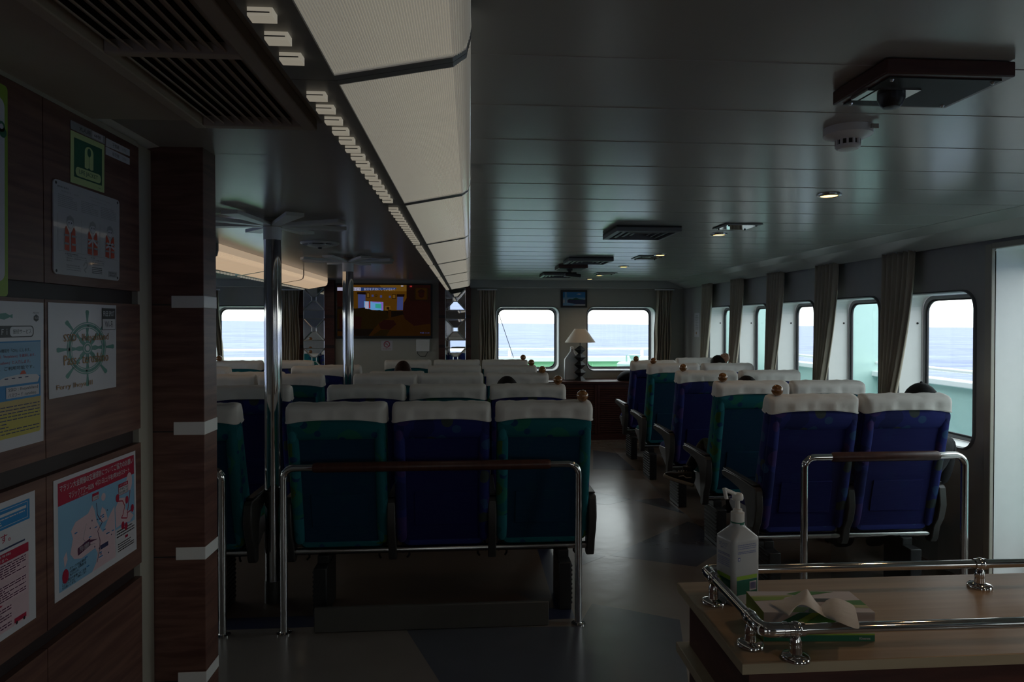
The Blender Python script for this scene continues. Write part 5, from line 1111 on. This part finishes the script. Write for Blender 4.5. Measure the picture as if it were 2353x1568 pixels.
# ------------------------------------------------------------------ curtains
def pleated(px0, px1, pyt, pyb, Y, label, n=7, seed=1, lean=0):
    a = at_y(px0, pyt, Y); b2 = at_y(px1, pyb, Y); rnd = random.Random(seed); N = n * 8; rows_ = []
    for v in range(13):
        z = a.z + (b2.z - a.z) * v / 12; row = []
        for k in range(N + 1):
            u = k / N; amp = (.012 if v == 0 else .022 if v < 3 else .032) * (1 + .2 * math.sin(5 * u + seed)); ph = 2 * math.pi * n * u + .8 * math.sin(2.3 * u * n + seed) + .25 * math.sin(v * .7)
            w = 1 - .06 * math.sin(math.pi * min(1, v / 5)) if v < 5 else 1
            x = (a.x + b2.x) / 2 + (u - .5) * (b2.x - a.x) * w + lean * v / 12 + .006 * math.sin(v + 9 * u)
            row.append((x, Y + amp * math.sin(ph), z))
        rows_.append(row)
    mb = MB().loft(rows_, 0, cap=False, closed=False)
    t = thing('curtain', label, 'curtain', ((a.x + b2.x) / 2, Y, b2.z), 'beige curtains')
    o = mb.build('pleated_cloth', [M['curtain']], t, smooth=80)
    so = o.modifiers.new('s', 'SOLIDIFY'); so.thickness = .002
    MB().box(min(a.x, b2.x) - .02, max(a.x, b2.x) + .02, Y - .012, Y + .012, a.z - .002, a.z + .012).build('curtain_track', [M['white']], t, smooth=0)
zb_px = 850
pleated(1100, 1139, 667, 905, 9.36, 'pleated curtain hanging left of the left front window', 6, 1)
pleated(1508, 1545, 667, 905, 9.36, 'pleated curtain in the front right corner beside the window', 6, 2, -.05)
pleated(647, 690, 667, 905, 9.36, 'pleated curtain seen between the first pole and left mirror column', 6, 3)
pleated(488, 503, 667, 905, 9.36, 'sliver of curtain at the edge of the far left front window', 3, 4, .10)
def tied(Ya, Yb, label, seed):
    """side curtain gathered to a tie-back: Ya near edge, Yb far edge at the top"""
    rows_ = []; zt1, ztie, zend = 2.045, 1.03, .70
    for v in range(19):
        f = v / 18; z = zt1 + (zend - zt1) * f
        g = min(1, (zt1 - z) / (zt1 - ztie)); w = (1 - .62 * g ** 1.6) if z > ztie else .38 + .22 * (ztie - z) / (ztie - zend)
        row = []
        for k in range(49):
            u = k / 48; amp = .016 * (1 + .5 * g); ph = 2 * math.pi * 6 * u + .6 * math.sin(5 * u + seed)
            y = Yb - (Yb - Ya) * w * (1 - u) - .02 * g
            row.append((2.935 - (.018 * g if z > ztie else .01) + amp * math.sin(ph), y, z))
        rows_.append(row)
    t = thing('curtain', label, 'curtain', (2.94, (Ya + Yb) / 2, zend), 'beige curtains')
    o = MB().loft(rows_, 0, cap=False, closed=False).build('gathered_cloth', [M['curtain']], t, smooth=80)
    so = o.modifiers.new('s', 'SOLIDIFY'); so.thickness = .002
    yc = Yb - (Yb - Ya) * .19 - .02; wv = (Yb - Ya) * .21
    MB().tube([(2.917 + .034 * math.cos(a), yc + (wv + .01) * math.sin(a), ztie + .012 * math.sin(a)) for a in [2 * math.pi * k / 20 for k in range(21)]], .022, 8, r2=.006).build('tie_back', [M['curtain']], t, smooth=60)
SW = ['nearest', 'second', 'third', 'fourth', 'farthest']
for k in range(5):
    y0 = 3.89 + .955 * k
    tied(y0 + .47, y0 + .815, 'tied-back curtain at the %s right-hand window from the camera' % SW[k], k)
# ------------------------------------------------------------------ people
M['skin'] = mat('warm_skin', (.42, .235, .155), .5, var=.08, vscale=30)
M['hair'] = mat('black_hair', (.007, .005, .005), .7, spec=.25, var=.4, vscale=60, stretch=(1, 1, .2), bump=.4, bscale=120)
M['hair_brown'] = mat('dark_brown_hair', (.028, .009, .006), .65, spec=.25, var=.4, vscale=60, stretch=(1, 1, .2), bump=.4, bscale=120)
M['shirt_dark'] = mat('charcoal_shirt', (.03, .03, .035), .85, var=.2, bump=.2, bscale=60)
M['shirt_camo'] = fabric('leafy_green_shirt', (.02, .03, .012), [((.06, .075, .02), 14, .45, .5), ((.10, .09, .05), 19, .4, .3), ((.01, .012, .008), 12, .4, .5)])
M['trousers'] = mat('black_trousers', (.014, .014, .016), .85, var=.2, bump=.2, bscale=60)
M['cap'] = mat('black_cap_cloth', (.012, .012, .014), .8, var=.2, bump=.15, bscale=80)
M['shoe'] = mat('black_canvas_shoe', (.016, .015, .015), .7, var=.2); M['sole'] = mat('cream_rubber_sole', (.42, .38, .31), .55)
def skin_mesh(nodes, edges):
    me = bpy.data.meshes.new('sk'); names = list(nodes); me.from_pydata([nodes[k][0] for k in names], [(names.index(a), names.index(b)) for a, b in edges], [])
    ob = bpy.data.objects.new('sk', me); COL.objects.link(ob)
    sk = ob.modifiers.new('skin', 'SKIN'); sk.use_smooth_shade = True
    for i, k in enumerate(names):
        r = nodes[k][1]; me.skin_vertices[0].data[i].radius = (r, r) if not isinstance(r, tuple) else r
    me.skin_vertices[0].data[0].use_root = True
    sb = ob.modifiers.new('sub', 'SUBSURF'); sb.levels = 2; sb.render_levels = 2
    dg = bpy.context.evaluated_depsgraph_get(); ev = ob.evaluated_get(dg); m2 = ev.to_mesh()
    vs = [tuple(v.co) for v in m2.vertices]; fs = [tuple(p.vertices) for p in m2.polygons]; ev.to_mesh_clear()
    bpy.data.objects.remove(ob); bpy.data.meshes.remove(me); return vs, fs
def person(hx, hy, htop, label, shirt, hair, cap=False, legs='sit', hand=None, seat_z=.47, turn=0.):
    """seated figure facing +Y; hx,hy = head centre, htop = height of the crown"""
    t = thing('person', label, 'person', (hx, hy + .2, 0))
    hc = Vector((hx, hy, htop - .115)); nk = hc + Vector((0, -.015, -.145)); sh = nk.z - .055
    P = lambda x, y, z: (hx + x, hy + y, z)
    py = .12; kz = .53
    N = {'pelvis': (P(0, py, seat_z + .09), .125), 'waist': (P(0, py - .03, seat_z + .22), .12), 'chest': (P(0, .0, sh - .12), .135), 'collar': (P(0, -.01, sh + .01), .075), 'neck': (tuple(nk), .052), 'skull': (tuple(hc + Vector((0, .0, -.06))), .05)}
    E = [('pelvis', 'waist'), ('waist', 'chest'), ('chest', 'collar'), ('collar', 'neck'), ('neck', 'skull')]
    for s, n in ((-1, 'l'), (1, 'r')):
        N[n + 'sh'] = (P(s * .165, -.005, sh - .03), .058)
        if hand and s == hand[0]:
            el = Vector(hand[1]); wr = Vector(hand[2]); N[n + 'el'] = (tuple(el), .042); N[n + 'wr'] = (tuple(wr), .028)
        else: N[n + 'el'] = (P(s * .205, .10, sh - .27), .042); N[n + 'wr'] = (P(s * .10, .30, seat_z + .17), .028)
        E += [('chest', n + 'sh'), (n + 'sh', n + 'el'), (n + 'el', n + 'wr')]
        N[n + 'hip'] = (P(s * .09, py + .04, seat_z + .075), .09)
        if legs == 'cross' and s == -1:
            N[n + 'kn'] = (P(-.10, py + .44, .62), .062); N[n + 'an'] = (tuple(ANK), .038)
        else: N[n + 'kn'] = (P(s * .11, py + .46, kz), .062); N[n + 'an'] = (P(s * .11, py + .45, .10), .040); N[n + 'toe'] = (P(s * .12, py + .60, .045), .035)
        E += [('pelvis', n + 'hip'), (n + 'hip', n + 'kn'), (n + 'kn', n + 'an')] + ([(n + 'an', n + 'toe')] if n + 'toe' in N else [])
    vs, fs = skin_mesh(N, E); mb = MB()
    sel = []
    for f in fs:
        c = sum((Vector(vs[i]) for i in f), Vector()) / len(f)
        wr_ = [Vector(N[n + 'wr'][0]) for n in 'lr']
        m = 0 if c.z > sh + .035 or min((c - w).length for w in wr_) < .05 else (2 if c.z < seat_z + .15 and (c.y > hy + py - .02 or c.z < seat_z + .12) else 1)
        sel.append(m)
    o = len(mb.v); mb.v += vs; mb.f += [tuple(i + o for i in f) for f in fs]; mb.m += sel
    # head: egg-shaped skull with jaw, nose, ears, eyes and mouth
    Rt = Matrix.Rotation(turn, 3, 'Z'); rings = []
    for z, wx, yb_, yf in ((-.120, .022, .045, .075), (-.112, .040, .01, .092), (-.09, .056, -.035, .097), (-.055, .066, -.068, .096), (-.02, .072, -.085, .092), (.02, .076, -.094, .094), (.055, .073, -.090, .088), (.085, .060, -.072, .066), (.105, .036, -.042, .036), (.113, .012, -.014, .012)):
        rings.append([hc + Rt @ Vector((wx * math.cos(a), (yb_ + yf) / 2 + (yf - yb_) / 2 * math.sin(a), z)) for a in [2 * math.pi * k / 20 for k in range(20)]])
    mb.loft(rings, 0)
    hd = lambda x, y, z: hc + Rt @ Vector((x, y, z))
    mb.loft([[hd(.008, .09, .012), hd(-.008, .09, .012), hd(0, .096, .014)], [hd(.016, .088, -.036), hd(-.016, .088, -.036), hd(0, .118, -.034)], [hd(.012, .088, -.045), hd(-.012, .088, -.045), hd(0, .100, -.045)]], 0)
    for s in (-1, 1):
        mb.sphere(hd(s * .078, -.005, -.015), .028, 10, 0, (.35, .7, 1.1)); mb.sphere(hd(s * .030, .082, .004), .012, 10, 4); mb.sphere(hd(s * .030, .0925, .004), .005, 8, 3)
    mb.obox(hd(0, .094, -.068), (.046, .008, .008), Rt, 5)
    # hands with four fingers and a thumb
    for s, n in ((-1, 'l'), (1, 'r')):
        wr = Vector(N[n + 'wr'][0]); el = Vector(N[n + 'el'][0])
        if hand and s == hand[0]: d = (hc + Vector((.03, -.05, .17)) - wr).normalized()
        else: d = Vector((-s * .35, .9, -.25)).normalized()
        sd = d.cross(Vector((0, 0, 1)) if abs(d.z) < .8 else Vector((0, -1, .3))).normalized(); up = sd.cross(d).normalized(); dn = -up
        HN = {'w': (tuple(wr), .026), 'p': (tuple(wr + d * .05), .034)}; HE = [('w', 'p')]
        for k, (off, ln) in enumerate(((-.030, .058), (-.010, .070), (.010, .066), (.029, .050))):
            a = wr + d * .075 + sd * off; q_ = 1.7 if hand and s == hand[0] else 1; b1 = a + d * ln * (.5 / q_) + dn * .008 * q_; b2 = b1 + d * ln * (.28 / q_ / q_) + dn * .022; b3 = b2 + d * ln * .06 / q_ + dn * .022
            for j, (p, r) in enumerate(((a, .0105), (b1, .0095), (b2, .0088), (b3, .0075))):
                HN['f%d%d' % (k, j)] = (tuple(p), r); HE.append(('p' if j == 0 else 'f%d%d' % (k, j - 1), 'f%d%d' % (k, j)))
        th = wr + d * .03 + sd * (-s) * .03
        for j, p in enumerate((th, th + d * .03 + sd * (-s) * .014 + dn * .008, th + d * .055 + sd * (-s) * .006 + dn * .018)): HN['t%d' % j] = (tuple(p), .011 - .001 * j); HE.append(('w' if j == 0 else 't%d' % (j - 1), 't%d' % j))
        v2, f2 = skin_mesh(HN, HE); mb.add(v2, f2, 0)
    body = mb.build('body', [M['skin'], shirt, M['trousers'], M['black'], M['paper_matt'], ink('lips', (.30, .12, .10))], t, smooth=60)
    # hair or cap
    hb = MB(); rings = []
    for z, k in ((-.075, .97), (-.05, 1.04), (-.01, 1.10), (.03, 1.12), (.065, 1.12), (.093, 1.1), (.112, 1.05), (.122, .9)):
        wx = .076 * k * math.sqrt(max(.02, 1 - (max(0, z) / .126) ** 2)); yb_, yf = -.097 * k * math.sqrt(max(.02, 1 - (max(0, z) / .126) ** 2)), .094 * k * math.sqrt(max(.02, 1 - (max(0, z) / .126) ** 2))
        if z < .05: yf = -.01 + .10 * max(0, (z + .03)) / .08
        rings.append([hc + Rt @ Vector((wx * (1 + .02 * math.sin(7 * a + z * 40)) * math.cos(a), (yb_ + yf) / 2 + (yf - yb_) / 2 * math.sin(a), z)) for a in [2 * math.pi * k2 / 26 for k2 in range(26)]])
    hb.loft(rings); hb.build('hair', [hair], t, smooth=70)
    if cap:
        cb = MB(); rings = []
        for z, k in ((.012, 1.16), (.03, 1.18), (.06, 1.18), (.09, 1.16), (.112, 1.1), (.128, .95), (.134, .5)):
            f = math.sqrt(max(.02, 1 - (max(0, z) / .140) ** 2)) * k
            rings.append([hc + Rt @ Vector((.079 * f * math.cos(a), .099 * f * math.sin(a), z)) for a in [2 * math.pi * k2 / 24 for k2 in range(24)]])
        cb.loft(rings); cb.sphere(hd(0, 0, .136), .008, 8)
        cb.loft([[hd(.075 * math.cos(a), .07 + .04 * math.sin(a), .022 + .008 * math.sin(a)) for a in [math.pi * k / 12 for k in range(13)]], [hd(.07 * math.cos(a), .085 + .10 * math.sin(a), .018 - .012 * math.sin(a)) for a in [math.pi * k / 12 for k in range(13)]]], 0, cap=False, closed=False)
        cb.build('baseball_cap', [M['cap']], t, smooth=60)
    return t
p = at_y(1165, 867, RY[1] + .16); person(p.x, RY[1] + .16, p.z, 'black-haired passenger slumped in the second middle row, only hair showing', M['shirt_dark'], M['hair'], seat_z=.42)
p = at_y(926, 831, RY[3] + .07); person(p.x, RY[3] + .07, p.z, 'passenger with dark reddish-brown hair in the reclined fourth-row seat', M['shirt_dark'], M['hair_brown'])
Y = RIGHT[3][1] + .22; p = at_y(1650, 818, Y); hnd = at_y(1675, 835, Y - .07)
person(p.x, Y, p.z, 'black-haired passenger with a hand raised to the head, fourth right row', M['shirt_dark'], M['hair'], hand=(1, (p.x + .22, Y + .12, p.z - .22), (hnd.x, Y - .07, hnd.z)))
Y = RIGHT[1][1] + .15; p = at_y(1716, 866, Y); sa = at_y(1568, 1098, 5.02); ANK = Vector((sa.x + .05, 5.04, sa.z + .05))
person(p.x, Y, p.z, 'passenger in leafy shirt with crossed leg, teal seat in second right row', M['shirt_camo'], M['hair'], legs='cross')
me_ = [o for o in bpy.data.objects if o.get('label', '').startswith('passenger in leafy')][0]
heel = at_y(1592, 1115, 5.0); toe = at_y(1527, 1095, 5.06); ax = (toe - heel); L_ = ax.length; ax.normalize(); sy = Vector((0, 1, 0)); sy = (sy - ax * sy.dot(ax)).normalized(); up = ax.cross(sy); up = up if up.z > 0 else -up
def sring(u, w, z0, z1): c_ = heel + ax * (u * L_); return [c_ + sy * a + up * b for a, b in rr(-w, w, z0, z1, min(w, (z1 - z0) / 2) * .7, 4)]
sh_ = MB().loft([sring(-.02, .022, .012, .06), sring(.03, .033, .012, .095), sring(.22, .036, .012, .098), sring(.42, .038, .012, .075), sring(.65, .044, .012, .055), sring(.85, .042, .012, .045), sring(.98, .028, .012, .032), sring(1.01, .014, .014, .024)]).build('shoe', [M['shoe']], me_, smooth=60)
sh_['label'] = 'black canvas shoe with cream sole and white side stripe'
MB().loft([sring(-.04, .022, -.012, .014), sring(.03, .037, -.012, .014), sring(.4, .041, -.012, .014), sring(.7, .047, -.012, .015), sring(.9, .044, -.010, .018), sring(1.02, .026, -.006, .020), sring(1.045, .012, 0, .016)]).build('sole', [M['sole']], sh_, smooth=50)
q = [heel + ax * (u * L_) - sy * .040 + up * z for u, z in ((.12, .055), (.28, .042), (.40, .05), (.55, .035))]; MB().tube(q, .004, 8).build('side_stripe', [M['sole']], sh_)
mb = MB()
for u, z in ((.34, .088), (.42, .08), (.50, .073), (.58, .066)): c_ = heel + ax * (u * L_) + up * z; mb.tube([c_ - sy * .022, c_ + up * .004, c_ + sy * .022], .0035, 6)
mb.tube([heel + ax * (.30 * L_) + up * .095, heel + ax * (.36 * L_) + up * .125, heel + ax * (.40 * L_) + up * .10], .004, 6)
mb.build('laces', [M['sole']], sh_)
c = Vector(ANK); MB().lathe([(.040, -.03), (.042, 0), (.040, .03)], tuple(c), 14).build('sock', [M['trousers']], me_)
Y = RIGHT[0][1] + .17; p = at_y(2117, 883, Y); person(p.x, Y, p.z - .012, 'passenger in a black cap, window-side blue seat of the nearest right row', M['shirt_dark'], M['hair'], cap=True)

# ------------------------------------------------------------------ render look
S.view_settings.view_transform = 'Standard'; S.view_settings.look = 'None'; S.view_settings.gamma = 1; S.view_settings.exposure = 0
S.view_settings.use_curve_mapping = False
S.cycles.max_bounces = 9; S.cycles.diffuse_bounces = 5; S.cycles.glossy_bounces = 4; S.cycles.transmission_bounces = 6; S.cycles.transparent_max_bounces = 12
S.cycles.caustics_reflective = False; S.cycles.caustics_refractive = False; S.cycles.use_denoising = True
S.cycles.sample_clamp_indirect = 4
